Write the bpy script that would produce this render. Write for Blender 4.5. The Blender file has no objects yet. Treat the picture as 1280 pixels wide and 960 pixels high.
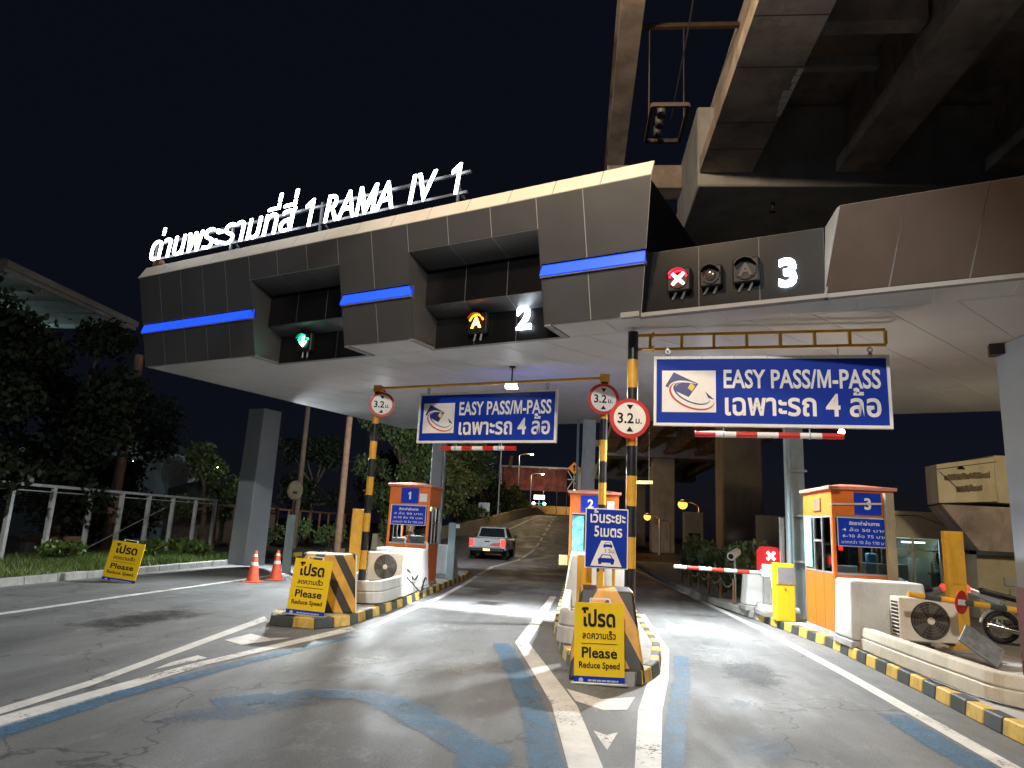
import bpy, bmesh, math, random
import numpy as np
from mathutils import Vector, Matrix, noise as mnoise
R = math.radians
random.seed(7); np.random.seed(7)
sc = bpy.context.scene
C = sc.collection
# ------------------------------------------------------------------ camera, sky, exposure
cam = bpy.data.cameras.new('camera'); cam.sensor_width = 36; cam.lens = 870/1280*36; cam.clip_end = 2000; cam.clip_start = .05
co = bpy.data.objects.new('camera', cam); C.objects.link(co); sc.camera = co
rt = Vector((0.99477929, 0.08963046, 0.04879092)); dn = Vector((0.02942799, 0.20584612, -0.97814179)); fw = Vector((-0.09771472, 0.97447101, 0.20213381))
M3 = Matrix((rt, -dn, -fw)).transposed()
co.matrix_world = Matrix.Translation((0, 0, 1.6)) @ M3.to_4x4()
w = bpy.data.worlds.new('World'); sc.world = w; w.use_nodes = True
nt = w.node_tree; bgn = nt.nodes['Background']
sky = nt.nodes.new('ShaderNodeTexSky'); sky.sky_type = 'NISHITA'; sky.sun_disc = False
sky.sun_elevation = R(-6.5); sky.sun_rotation = R(20)
tint = nt.nodes.new('ShaderNodeMix'); tint.data_type = 'RGBA'; tint.blend_type = 'MULTIPLY'; tint.inputs[0].default_value = 1; tint.inputs[7].default_value = (.62, .8, 1.45, 1)
nt.links.new(sky.outputs[0], tint.inputs[6]); 
glow_ = nt.nodes.new('ShaderNodeMix'); glow_.data_type = 'RGBA'; glow_.blend_type = 'ADD'; glow_.inputs[0].default_value = 1; glow_.inputs[7].default_value = (.032, .038, .074, 1)   # even city sky glow
nt.links.new(tint.outputs[2], glow_.inputs[6]); nt.links.new(glow_.outputs[2], bgn.inputs[0]); bgn.inputs[1].default_value = 0.085
sun = bpy.data.lights.new('moon', 'SUN'); sun.energy = .012; sun.angle = R(10); sun.color = (.75, .82, 1)
so = bpy.data.objects.new('moon', sun); C.objects.link(so); so.rotation_euler = (R(40), 0, R(-30))
sc.view_settings.view_transform = 'Standard'; sc.view_settings.look = 'None'; sc.view_settings.exposure = .22; sc.view_settings.gamma = 1
sc.view_settings.use_curve_mapping = False
try:
    sc.cycles.use_denoising = True; sc.cycles.denoiser = 'OPENIMAGEDENOISE'
    sc.cycles.max_bounces = 5; sc.cycles.diffuse_bounces = 3; sc.cycles.transparent_max_bounces = 12
    sc.cycles.sample_clamp_indirect = 4; sc.cycles.use_light_tree = True
    sc.cycles.caustics_reflective = False; sc.cycles.caustics_refractive = False
except Exception as e: print(e)

# ------------------------------------------------------------------ materials
def lin(c):
    return tuple(((x/255)/12.92 if x/255 <= .04045 else ((x/255+.055)/1.055)**2.4) for x in c)
MATS = {}
def mat(name, col, rough=.6, metal=0., var=.18, scale=3., bump=0., dirt=0., dcol=(.05, .04, .03), coat=0., emit=0., ecol=None, fine=0., spec=.5):
    """procedural surface: base colour broken up by noise, grime patches, fine grain relief"""
    if name in MATS: return MATS[name]
    m = bpy.data.materials.new(name); m.use_nodes = True; MATS[name] = m
    t = m.node_tree; n = t.nodes; L = t.links; b = n['Principled BSDF']
    geo = n.new('ShaderNodeNewGeometry')
    nz = n.new('ShaderNodeTexNoise'); nz.inputs['Scale'].default_value = scale; nz.inputs['Detail'].default_value = 6; nz.inputs['Roughness'].default_value = .62
    L.new(geo.outputs['Position'], nz.inputs['Vector'])
    mr = n.new('ShaderNodeMapRange'); mr.inputs['From Min'].default_value = .3; mr.inputs['From Max'].default_value = .7
    mr.inputs['To Min'].default_value = 1-var; mr.inputs['To Max'].default_value = 1+var
    L.new(nz.outputs['Fac'], mr.inputs['Value'])
    mul = n.new('ShaderNodeVectorMath'); mul.operation = 'SCALE'; mul.inputs[0].default_value = col[:3]; L.new(mr.outputs[0], mul.inputs['Scale'])
    outc = mul.outputs[0]
    if dirt > 0:
        n2 = n.new('ShaderNodeTexNoise'); n2.inputs['Scale'].default_value = scale*.7+.4; n2.inputs['Detail'].default_value = 9; n2.inputs['Roughness'].default_value = .7
        mp = n.new('ShaderNodeMapping'); mp.inputs['Scale'].default_value = (1.6, 1.6, .5); mp.inputs['Location'].default_value = (3.1, 7.7, 1.3)
        L.new(geo.outputs['Position'], mp.inputs[0]); L.new(mp.outputs[0], n2.inputs['Vector'])
        m2 = n.new('ShaderNodeMapRange'); m2.inputs['From Min'].default_value = .5; m2.inputs['From Max'].default_value = .72; m2.inputs['To Max'].default_value = dirt
        L.new(n2.outputs['Fac'], m2.inputs['Value'])
        mx = n.new('ShaderNodeMix'); mx.data_type = 'RGBA'; L.new(m2.outputs[0], mx.inputs[0]); L.new(outc, mx.inputs[6]); mx.inputs[7].default_value = (*dcol, 1)
        outc = mx.outputs[2]
    L.new(outc, b.inputs['Base Color'])
    b.inputs['Roughness'].default_value = rough; b.inputs['Metallic'].default_value = metal
    rr = n.new('ShaderNodeMapRange'); rr.inputs['To Min'].default_value = max(.03, rough-.12); rr.inputs['To Max'].default_value = min(1, rough+.12)
    L.new(nz.outputs['Fac'], rr.inputs['Value']); L.new(rr.outputs[0], b.inputs['Roughness'])
    b.inputs['Specular IOR Level'].default_value = spec
    if coat: b.inputs['Coat Weight'].default_value = coat; b.inputs['Coat Roughness'].default_value = .12
    if bump > 0:
        n3 = n.new('ShaderNodeTexNoise'); n3.inputs['Scale'].default_value = fine or scale*14; n3.inputs['Detail'].default_value = 5
        L.new(geo.outputs['Position'], n3.inputs['Vector'])
        bp = n.new('ShaderNodeBump'); bp.inputs['Strength'].default_value = bump; bp.inputs['Distance'].default_value = .01
        L.new(n3.outputs['Fac'], bp.inputs['Height']); L.new(bp.outputs[0], b.inputs['Normal'])
    if emit: b.inputs['Emission Color'].default_value = (*(ecol or col)[:3], 1); b.inputs['Emission Strength'].default_value = emit
    return m
def glow(name, col, s):
    if name in MATS: return MATS[name]
    m = bpy.data.materials.new(name); m.use_nodes = True; MATS[name] = m
    b = m.node_tree.nodes['Principled BSDF']; b.inputs['Base Color'].default_value = (*[min(.8, c) for c in col], 1)
    b.inputs['Emission Color'].default_value = (*col, 1); b.inputs['Emission Strength'].default_value = s
    return m
def glassmat(name, tint=(.8, .85, .85), refl=.16):
    m = bpy.data.materials.new(name); m.use_nodes = True; MATS[name] = m
    t = m.node_tree; n = t.nodes; L = t.links; n.remove(n['Principled BSDF'])
    tr = n.new('ShaderNodeBsdfTransparent'); tr.inputs[0].default_value = (*tint, 1)
    gl = n.new('ShaderNodeBsdfGlossy'); gl.inputs['Roughness'].default_value = .03
    fr = n.new('ShaderNodeFresnel'); fr.inputs[0].default_value = 1.5
    ad = n.new('ShaderNodeMath'); ad.operation = 'ADD'; ad.inputs[1].default_value = refl*.4; ad.use_clamp = True; L.new(fr.outputs[0], ad.inputs[0])
    mx = n.new('ShaderNodeMixShader'); L.new(ad.outputs[0], mx.inputs[0]); L.new(tr.outputs[0], mx.inputs[1]); L.new(gl.outputs[0], mx.inputs[2])
    L.new(mx.outputs[0], n['Material Output'].inputs[0])
    return m

def asphalt():
    m = bpy.data.materials.new('asphalt'); m.use_nodes = True; t = m.node_tree; n = t.nodes; L = t.links; b = n['Principled BSDF']
    g = n.new('ShaderNodeNewGeometry')
    def nz(s, d=6, r=.6, st=(1, 1, 1), off=0):
        mp = n.new('ShaderNodeMapping'); mp.inputs['Scale'].default_value = st; mp.inputs['Location'].default_value = (off, off*1.7, 0)
        L.new(g.outputs['Position'], mp.inputs[0])
        x = n.new('ShaderNodeTexNoise'); x.inputs['Scale'].default_value = s; x.inputs['Detail'].default_value = d; x.inputs['Roughness'].default_value = r
        L.new(mp.outputs[0], x.inputs['Vector']); return x.outputs['Fac']
    def rng(v, a, bb, c=0., d=1.):
        x = n.new('ShaderNodeMapRange'); x.inputs['From Min'].default_value = a; x.inputs['From Max'].default_value = bb; x.inputs['To Min'].default_value = c; x.inputs['To Max'].default_value = d
        L.new(v, x.inputs['Value']); return x.outputs[0]
    def mix(f, a, bcol):
        x = n.new('ShaderNodeMix'); x.data_type = 'RGBA'; L.new(f, x.inputs[0])
        if isinstance(a, tuple): x.inputs[6].default_value = (*a, 1)
        else: L.new(a, x.inputs[6])
        if isinstance(bcol, tuple): x.inputs[7].default_value = (*bcol, 1)
        else: L.new(bcol, x.inputs[7])
        return x.outputs[2]
    c = mix(rng(nz(.55, 5), .35, .65), (.083, .086, .09), (.115, .119, .124))
    c = mix(rng(nz(1.5, 8, .66, (1, .07, 1), 5), .45, .64, 0, .7), c, (.175, .18, .187))      # polished wheel tracks along the lane
    c = mix(rng(nz(2.6, 9, .78, (1, .5, 1), 11), .55, .63, 0, .6), c, (.24, .247, .25))       # scuffed patches
    c = mix(rng(nz(1.1, 7, .6, (1.2, .1, 1), 23), .56, .7, 0, .5), c, (.045, .043, .041))     # tyre and oil darkening
    c = mix(rng(nz(.5, 6, .6, (1, .6, 1), 31), .5, .66, 0, .4), c, (.095, .082, .066))        # dust
    c = mix(rng(nz(55, 4, .75), .5, .68, 0, .6), c, (.2, .19, .175))                          # aggregate
    c = mix(rng(nz(48, 4, .75, off=8), .52, .68, 0, .7), c, (.02, .019, .018))
    c = mix(rng(nz(190, 2, .5), .42, .72, 0, .5), c, (.21, .21, .2))
    c = mix(rng(nz(75, 2, .5, off=3), .55, .75, 0, .55), c, (.025, .024, .022))
    vo = n.new('ShaderNodeTexVoronoi'); vo.feature = 'DISTANCE_TO_EDGE'; vo.inputs['Scale'].default_value = .33
    wob = n.new('ShaderNodeTexNoise'); wob.inputs['Scale'].default_value = 1.7; wob.inputs['Detail'].default_value = 8; L.new(g.outputs['Position'], wob.inputs['Vector'])
    sc_ = n.new('ShaderNodeVectorMath'); sc_.operation = 'SCALE'; sc_.inputs['Scale'].default_value = 1.3; L.new(wob.outputs['Color'], sc_.inputs[0])
    av = n.new('ShaderNodeVectorMath'); av.operation = 'ADD'; L.new(g.outputs['Position'], av.inputs[0]); L.new(sc_.outputs[0], av.inputs[1]); L.new(av.outputs[0], vo.inputs['Vector'])
    c = mix(rng(vo.outputs['Distance'], 0, .008, .8, 0), c, (.02, .019, .018))
    L.new(c, b.inputs['Base Color'])
    L.new(rng(nz(1.6, 6, .6, (1, .4, 1), 9), .35, .65, .5, .8), b.inputs['Roughness'])
    bp = n.new('ShaderNodeBump'); bp.inputs['Strength'].default_value = .5; bp.inputs['Distance'].default_value = .006
    L.new(nz(150, 3, .6), bp.inputs['Height']); L.new(bp.outputs[0], b.inputs['Normal'])
    return m
def soft(name, col, dens=.5, sc_=2.5):
    """mark on the road that fades out raggedly towards its outline"""
    m = bpy.data.materials.new(name); m.use_nodes = True; t = m.node_tree; n = t.nodes; L = t.links; b = n['Principled BSDF']
    b.inputs['Base Color'].default_value = (*col, 1); b.inputs['Roughness'].default_value = .6
    at = n.new('ShaderNodeAttribute'); at.attribute_name = 'core'
    g = n.new('ShaderNodeNewGeometry'); vals = []
    for s_, d_, w_ in ((sc_, 8, 1.1), (26, 5, .7)):
        x = n.new('ShaderNodeTexNoise'); x.inputs['Scale'].default_value = s_; x.inputs['Detail'].default_value = d_; x.inputs['Roughness'].default_value = .7; L.new(g.outputs['Position'], x.inputs['Vector'])
        q = n.new('ShaderNodeMath'); q.operation = 'MULTIPLY_ADD'; q.inputs[1].default_value = w_; q.inputs[2].default_value = -w_*.5; L.new(x.outputs['Fac'], q.inputs[0]); vals.append(q.outputs[0])
    a1 = n.new('ShaderNodeMath'); L.new(vals[0], a1.inputs[0]); L.new(vals[1], a1.inputs[1])
    a2 = n.new('ShaderNodeMath'); L.new(a1.outputs[0], a2.inputs[0]); L.new(at.outputs['Fac'], a2.inputs[1])
    mr = n.new('ShaderNodeMapRange'); mr.inputs['From Min'].default_value = .34; mr.inputs['From Max'].default_value = .78; mr.inputs['To Max'].default_value = dens; L.new(a2.outputs[0], mr.inputs['Value'])
    tr = n.new('ShaderNodeBsdfTransparent'); mx = n.new('ShaderNodeMixShader'); L.new(mr.outputs[0], mx.inputs[0]); L.new(tr.outputs[0], mx.inputs[1]); L.new(b.outputs[0], mx.inputs[2]); L.new(mx.outputs[0], n['Material Output'].inputs[0])
    return m
def paint(name, col, wear=.5, spread=.1):
    """road paint worn through in patches so that the asphalt shows"""
    m = bpy.data.materials.new(name); m.use_nodes = True; t = m.node_tree; n = t.nodes; L = t.links; b = n['Principled BSDF']
    g = n.new('ShaderNodeNewGeometry')
    def nz(s, d, st=(1, 1, 1)):
        mp = n.new('ShaderNodeMapping'); mp.inputs['Scale'].default_value = st; L.new(g.outputs['Position'], mp.inputs[0])
        x = n.new('ShaderNodeTexNoise'); x.inputs['Scale'].default_value = s; x.inputs['Detail'].default_value = d; x.inputs['Roughness'].default_value = .7; L.new(mp.outputs[0], x.inputs['Vector']); return x.outputs['Fac']
    mr = n.new('ShaderNodeMapRange'); mr.inputs['From Min'].default_value = .3; mr.inputs['From Max'].default_value = .7; mr.inputs['To Min'].default_value = .72; mr.inputs['To Max'].default_value = 1.1
    L.new(nz(3, 8), mr.inputs['Value'])
    v = n.new('ShaderNodeVectorMath'); v.operation = 'SCALE'; v.inputs[0].default_value = col; L.new(mr.outputs[0], v.inputs['Scale']); L.new(v.outputs[0], b.inputs['Base Color'])
    b.inputs['Roughness'].default_value = .6
    tr = n.new('ShaderNodeBsdfTransparent'); mx = n.new('ShaderNodeMixShader')
    w1 = n.new('ShaderNodeMapRange'); w1.inputs['From Min'].default_value = wear; w1.inputs['From Max'].default_value = wear+spread
    a = n.new('ShaderNodeMath'); a.operation = 'ADD'
    m1 = n.new('ShaderNodeMath'); m1.operation = 'MULTIPLY'; m1.inputs[1].default_value = .55; L.new(nz(1.6, 10, (1, .6, 1)), m1.inputs[0])
    m2 = n.new('ShaderNodeMath'); m2.operation = 'MULTIPLY'; m2.inputs[1].default_value = .45; L.new(nz(30, 4), m2.inputs[0])
    L.new(m1.outputs[0], a.inputs[0]); L.new(m2.outputs[0], a.inputs[1]); L.new(a.outputs[0], w1.inputs['Value'])
    L.new(w1.outputs[0], mx.inputs[0]); L.new(b.outputs[0], mx.inputs[1]); L.new(tr.outputs[0], mx.inputs[2]); L.new(mx.outputs[0], n['Material Output'].inputs[0])
    return m
def stripes(name, ca, cb, kx, kz, period, absx=True, curve=0.):
    """painted hazard stripes in the object's own x and z"""
    m = bpy.data.materials.new(name); m.use_nodes = True; t = m.node_tree; n = t.nodes; L = t.links; b = n['Principled BSDF']
    tc = n.new('ShaderNodeTexCoord'); sx = n.new('ShaderNodeSeparateXYZ'); L.new(tc.outputs['Object'], sx.inputs[0])
    def mth(op, a, bb=None):
        x = n.new('ShaderNodeMath'); x.operation = op
        for i, q in enumerate((a, bb)):
            if q is None: continue
            if isinstance(q, (int, float)): x.inputs[i].default_value = q
            else: L.new(q, x.inputs[i])
        return x.outputs[0]
    X = mth('ABSOLUTE', sx.outputs[0]) if absx else sx.outputs[0]
    if curve: X = mth('POWER', X, curve)
    s = mth('ADD', mth('MULTIPLY', X, kx), mth('MULTIPLY', sx.outputs[2], kz))
    fr = mth('FRACT', mth('DIVIDE', s, period)); gt = mth('GREATER_THAN', fr, .5)
    nz = n.new('ShaderNodeTexNoise'); nz.inputs['Scale'].default_value = 5; nz.inputs['Detail'].default_value = 8; L.new(tc.outputs['Object'], nz.inputs['Vector'])
    mx = n.new('ShaderNodeMix'); mx.data_type = 'RGBA'; L.new(gt, mx.inputs[0]); mx.inputs[6].default_value = (*ca, 1); mx.inputs[7].default_value = (*cb, 1)
    mr = n.new('ShaderNodeMapRange'); mr.inputs['From Min'].default_value = .3; mr.inputs['From Max'].default_value = .7; mr.inputs['To Min'].default_value = .65; mr.inputs['To Max'].default_value = 1.15
    L.new(nz.outputs['Fac'], mr.inputs['Value'])
    v = n.new('ShaderNodeVectorMath'); v.operation = 'SCALE'; L.new(mx.outputs[2], v.inputs[0]); L.new(mr.outputs[0], v.inputs['Scale']); L.new(v.outputs[0], b.inputs['Base Color'])
    b.inputs['Roughness'].default_value = .5
    return m

ASPH = asphalt()
WHITE_LINE = paint('worn_white_paint', (.62, .6, .56), .55, .07)
BLUE_LINE = soft('worn_blue_paint', (.055, .15, .26), .74)
BLUE_FAINT = soft('faint_blue_paint', (.07, .13, .2), .7)
WHITE_FAINT = soft('scuffed_white', (.36, .37, .37), .75, 3.5)
STAIN = soft('oil_stain', (.012, .011, .01), .9, 3.)
conc = mat('concrete', (.33, .32, .3), .85, var=.25, scale=1.6, bump=.4, dirt=.5)
conc_pale = mat('whitewashed_concrete', (.52, .52, .5), .7, var=.12, scale=2.2, bump=.25, dirt=.45, dcol=(.2, .18, .15))
conc_dark = mat('viaduct_concrete', (.4, .33, .29), .9, var=.45, scale=.9, bump=.5, dirt=.7, dcol=(.09, .075, .065))
pier_m = mat('pier_concrete', (.42, .36, .28), .85, var=.2, scale=.8, bump=.3, dirt=.4)
kerb_y = mat('kerb_yellow_paint', (.55, .36, .07), .65, var=.25, scale=6, bump=.3, dirt=.55)
kerb_k = mat('kerb_black_paint', (.035, .042, .04), .6, var=.3, scale=6, bump=.3, dirt=.35, dcol=(.15, .14, .12))
kerb_g = mat('kerb_plain_concrete', (.27, .27, .25), .85, var=.3, scale=3, bump=.5, dirt=.5)
earth = mat('earth', (.05, .045, .03), .95, var=.4, scale=1.3, bump=.6)
paving = mat('yard_paving', (.09, .085, .075), .8, var=.3, scale=1.2, bump=.4, dirt=.5)
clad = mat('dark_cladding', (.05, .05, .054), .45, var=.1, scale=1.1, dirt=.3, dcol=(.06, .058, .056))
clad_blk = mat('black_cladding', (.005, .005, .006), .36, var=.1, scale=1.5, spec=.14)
coping_m = mat('pale_coping', (.66, .6, .5), .45, var=.07, scale=1.2)
soff_m = mat('soffit_panel', (.54, .555, .57), .5, var=.05, scale=1.1, dirt=.1)
trim_m = mat('grey_trim', (.2, .2, .2), .5, var=.08)
joint_w = mat('pale_joint', (.75, .75, .74), .6)
joint_k = mat('dark_joint', (.06, .06, .062), .6)
joint_m = mat('joint_sealant', (.24, .24, .24), .7, var=.1)
col_m = mat('column_cladding', (.27, .31, .35), .45, var=.06, scale=1.2)
steel_bl = mat('blue_grey_steel', (.2, .27, .29), .45, var=.1, scale=4, dirt=.3)
galv = mat('galvanised_steel', (.42, .44, .45), .42, metal=.55, var=.12, scale=8, dirt=.25)
dark_metal = mat('dark_metal', (.03, .03, .032), .45, metal=.4, var=.2)
blackp = mat('black_plastic', (.009, .009, .01), .5, var=.2, spec=.25)
rubber = mat('tyre_rubber', (.018, .018, .018), .8, var=.3, scale=20)
pole_y = mat('pole_yellow', (.62, .33, .03), .42, var=.14, scale=5, dirt=.3, coat=.2)
pole_k = mat('pole_black', (.012, .012, .014), .35, var=.3, scale=5, dirt=.2, dcol=(.12, .1, .07))
sign_y = mat('sign_yellow', (.74, .5, .012), .5, spec=.2, var=.06, scale=3, dirt=.12)
sign_b = mat('sign_blue', (.008, .035, .34), .5, var=.08, scale=2, dirt=.04, spec=.12)
sign_w = mat('sign_white', (.8, .77, .73), .4, var=.05, scale=4, dirt=.15, dcol=(.4, .33, .25))
sign_k = mat('sign_black', (.012, .012, .012), .6, var=.1, spec=.15)
sign_r = mat('sign_red', (.5, .02, .012), .4, var=.08, scale=4)
red_p = mat('red_paint', (.45, .022, .02), .45, var=.15, dirt=.2)
white_p = mat('white_paint', (.78, .78, .77), .4, var=.06, dirt=.2, dcol=(.35, .32, .28))
orange = mat('booth_orange', (.66, .15, .018), .42, var=.1, scale=3, dirt=.25, dcol=(.25, .06, .02))
roof_o = mat('booth_roof_red', (.55, .2, .13), .5, var=.1, dirt=.3)
alu = mat('aluminium_frame', (.5, .5, .5), .4, metal=.6, var=.1, dirt=.2)
rust_d = mat('dark_rust', (.05, .032, .02), .8, var=.3, scale=9)
rail_br = mat('rust_brown_paint', (.22, .1, .05), .7, var=.3, scale=9, dirt=.4)
ac_m = mat('ac_cream_paint', (.62, .56, .46), .5, var=.08, scale=3, dirt=.35, dcol=(.3, .22, .14))
yellow_box = mat('machine_yellow', (.78, .56, .02), .4, var=.05, dirt=.1)
cone_o = mat('cone_orange', (.72, .1, .045), .5, var=.12, dirt=.2)
cream = mat('cream_wall', (.6, .53, .36), .7, var=.12, scale=1.3, bump=.15, dirt=.35, dcol=(.2, .16, .1))
bluewall = mat('pale_blue_wall', (.26, .34, .38), .7, var=.1, dirt=.2)
bark = mat('bark', (.09, .06, .04), .9, var=.35, scale=7, bump=.8)
wood = mat('pole_wood', (.25, .14, .085), .85, var=.3, scale=6, bump=.5)
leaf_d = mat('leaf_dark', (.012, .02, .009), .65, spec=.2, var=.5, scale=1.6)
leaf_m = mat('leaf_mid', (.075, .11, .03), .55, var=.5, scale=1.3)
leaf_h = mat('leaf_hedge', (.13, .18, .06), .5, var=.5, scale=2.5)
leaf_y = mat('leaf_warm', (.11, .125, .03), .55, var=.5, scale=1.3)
grass_m = mat('grass', (.09, .15, .025), .7, var=.5, scale=2.5)
chrome = mat('chrome', (.7, .7, .7), .15, metal=1, var=.05)
car_w = mat('car_white', (.32, .32, .33), .28, var=.03, coat=.6)
skin_m = mat('skin', (.45, .25, .17), .55, var=.08, scale=9)
hair_m = mat('grey_hair', (.25, .24, .23), .8, var=.3, scale=40)
shirt_o = mat('orange_shirt', (.7, .13, .03), .8, var=.12, scale=10, bump=.2)
rust_board = mat('faded_red_billboard', (.2, .05, .05), .7, var=.7, scale=.9, dirt=.9, dcol=(.32, .2, .19))
glass = glassmat('window_glass', (.6, .68, .7), .2)
glass_d = glassmat('tinted_glass', (.22, .25, .28), .25)
E_white = glow('led_white', (.82, .9, 1.), 9.)
E_num = glow('led_number', (.8, .92, 1.), 13.)
E_strip = glow('blue_strip_light', (.012, .065, 1.), 1.25)
E_lamp = glow('lamp_cool_white', (.92, .97, 1.), 40.)
E_warm = glow('lamp_sodium', (1., .4, .06), 2.4)
E_warmw = glow('lamp_warm_white', (1., .78, .45), 40.)
E_green = glow('signal_green', (.006, 1., .25), 18.)
E_greenw = glow('signal_green_core', (.2, 1., .6), 20.)
E_amber = glow('signal_amber', (1., .13, .003), 18.)
E_amberw = glow('signal_amber_core', (1., .32, .04), 18.)
E_red = glow('signal_red', (1., .003, .008), 30.)
E_redw = glow('signal_red_core', (1., .16, .17), 22.)
E_tail = glow('tail_light', (1., .016, .012), 3.5)
E_screen = glow('backlit_panel', (.35, .75, .95), 1.5)
E_room = glow('room_tube', (.75, .95, 1.), 12.)

# ------------------------------------------------------------------ mesh building
class MB:
    def __init__(s): s.v = []; s.f = []; s.m = []
    def add(s, vs, fs, m=0, T=None):
        k = len(s.v)
        s.v += [tuple(T @ Vector(p)) if T else tuple(p) for p in vs]
        s.f += [tuple(k+i for i in f) for f in fs]; s.m += [m]*len(fs); return s
    def box(s, x0, x1, y0, y1, z0, z1, m=0, T=None):
        return s.add([(x0, y0, z0), (x1, y0, z0), (x1, y1, z0), (x0, y1, z0), (x0, y0, z1), (x1, y0, z1), (x1, y1, z1), (x0, y1, z1)],
                     [(3, 2, 1, 0), (4, 5, 6, 7), (0, 1, 5, 4), (1, 2, 6, 5), (2, 3, 7, 6), (3, 0, 4, 7)], m, T)
    def hexa(s, b, t, m=0, T=None):
        """eight corners: four at the bottom, four above, anticlockwise"""
        return s.add(list(b)+list(t), [(3, 2, 1, 0), (4, 5, 6, 7), (0, 1, 5, 4), (1, 2, 6, 5), (2, 3, 7, 6), (3, 0, 4, 7)], m, T)
    def prism(s, poly, a0, a1, axis='z', m=0, T=None):
        n = len(poly)
        def P(p, a): return {'z': (p[0], p[1], a), 'y': (p[0], a, p[1]), 'x': (a, p[0], p[1])}[axis]
        vs = [P(p, a0) for p in poly]+[P(p, a1) for p in poly]
        fs = [tuple(reversed(range(n))), tuple(range(n, 2*n))]+[(i, (i+1) % n, n+(i+1) % n, n+i) for i in range(n)]
        if axis == 'y': fs = [tuple(reversed(f)) for f in fs]
        return s.add(vs, fs, m, T)
    def cyl(s, p0, p1, r0, r1=None, n=12, m=0, cap=True, T=None):
        r1 = r0 if r1 is None else r1; p0 = Vector(p0); p1 = Vector(p1); d = (p1-p0).normalized()
        a = d.orthogonal().normalized(); b = d.cross(a)
        vs = []
        for p, r in ((p0, r0), (p1, r1)):
            for i in range(n):
                t = 2*math.pi*i/n; vs.append(p+a*(r*math.cos(t))+b*(r*math.sin(t)))
        fs = [(i, (i+1) % n, n+(i+1) % n, n+i) for i in range(n)]
        if cap: fs += [tuple(reversed(range(n))), tuple(range(n, 2*n))]
        return s.add(vs, fs, m, T)
    def tube(s, pts, r, n=6, m=0, T=None):
        for a, b in zip(pts[:-1], pts[1:]): s.cyl(a, b, r if not callable(r) else r(a), None, n, m, True, T)
        return s
    def bar(s, p0, p1, wx, wz, m=0, T=None):
        """rectangular bar between two points"""
        p0 = Vector(p0); p1 = Vector(p1); d = (p1-p0).normalized(); up = Vector((0, 0, 1)) if abs(d.z) < .95 else Vector((0, 1, 0))
        a = d.cross(up).normalized()*wx/2; b = a.cross(d).normalized()*wz/2
        return s.add([p0-a-b, p0+a-b, p0+a+b, p0-a+b, p1-a-b, p1+a-b, p1+a+b, p1-a+b], [(3, 2, 1, 0), (4, 5, 6, 7), (0, 1, 5, 4), (1, 2, 6, 5), (2, 3, 7, 6), (3, 0, 4, 7)], m, T)
    def disc(s, c, r, axis='y', n=32, m=0, t=.02, T=None):
        c = Vector(c); d = {'x': Vector((1, 0, 0)), 'y': Vector((0, 1, 0)), 'z': Vector((0, 0, 1))}[axis]*t/2
        return s.cyl(c-d, c+d, r, None, n, m, True, T)
    def ring(s, c, r0, r1, axis='y', n=32, m=0, t=.02, T=None, a0=0., a1=2*math.pi):
        vs = []; N = n+1
        for k in range(N):
            a = a0+(a1-a0)*k/n
            for r in (r0, r1):
                for e in (-t/2, t/2):
                    x, y = r*math.cos(a), r*math.sin(a)
                    p = {'y': (x, e, y), 'x': (e, x, y), 'z': (x, y, e)}[axis]; vs.append(Vector(c)+Vector(p))
        fs = []
        for k in range(n):
            i = 4*k; j = i+4
            fs += [(i, j, j+2, i+2), (i+1, i+3, j+3, j+1), (i, i+1, j+1, j), (i+2, j+2, j+3, i+3)]
        if a1-a0 < 6.28: fs += [(0, 2, 3, 1), (4*n, 4*n+1, 4*n+3, 4*n+2)]
        return s.add(vs, fs, m, T)
    def sphere(s, c, r, n=12, m=0, sc_=(1, 1, 1), T=None, top=False):
        vs = []; h = n//2
        for j in range(h+1):
            ph = math.pi*j/h
            for i in range(n):
                t = 2*math.pi*i/n; vs.append((c[0]+r*sc_[0]*math.sin(ph)*math.cos(t), c[1]+r*sc_[1]*math.sin(ph)*math.sin(t), c[2]+r*sc_[2]*math.cos(ph)))
        fs = [(j*n+i, (j+1)*n+i, (j+1)*n+(i+1) % n, j*n+(i+1) % n) for j in range(h) for i in range(n)]
        return s.add(vs, fs, m, T)
    def torus(s, c, R0, r, axis='y', n=28, k=10, m=0, T=None):
        vs = []
        for i in range(n):
            a = 2*math.pi*i/n
            for j in range(k):
                b = 2*math.pi*j/k; q = R0+r*math.cos(b); x, y, e = q*math.cos(a), q*math.sin(a), r*math.sin(b)
                p = {'y': (x, e, y), 'x': (e, x, y), 'z': (x, y, e)}[axis]; vs.append(Vector(c)+Vector(p))
        fs = [(i*k+j, ((i+1) % n)*k+j, ((i+1) % n)*k+(j+1) % k, i*k+(j+1) % k) for i in range(n) for j in range(k)]
        return s.add(vs, fs, m, T)
    def build(s, name, mats, parent=None, bevel=0., smooth=False, seg=1, loc=None, rot=None):
        me = bpy.data.meshes.new(name); me.from_pydata(s.v, [], s.f)
        if not isinstance(mats, (list, tuple)): mats = [mats]
        for q in mats: me.materials.append(q)
        if len(mats) > 1: me.polygons.foreach_set('material_index', s.m)
        bm = bmesh.new(); bm.from_mesh(me)
        bmesh.ops.recalc_face_normals(bm, faces=bm.faces)
        if bevel:
            ed = [e for e in bm.edges if len(e.link_faces) == 2 and e.calc_face_angle(0) > .5]
            bmesh.ops.bevel(bm, geom=ed, offset=bevel, segments=seg, affect='EDGES', profile=.6)
        bm.to_mesh(me); bm.free()
        if smooth:
            for p in me.polygons: p.use_smooth = True
            try: me.set_sharp_from_angle(angle=R(38))
            except Exception: pass
        o = bpy.data.objects.new(name, me); C.objects.link(o)
        if parent: o.parent = parent
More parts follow.
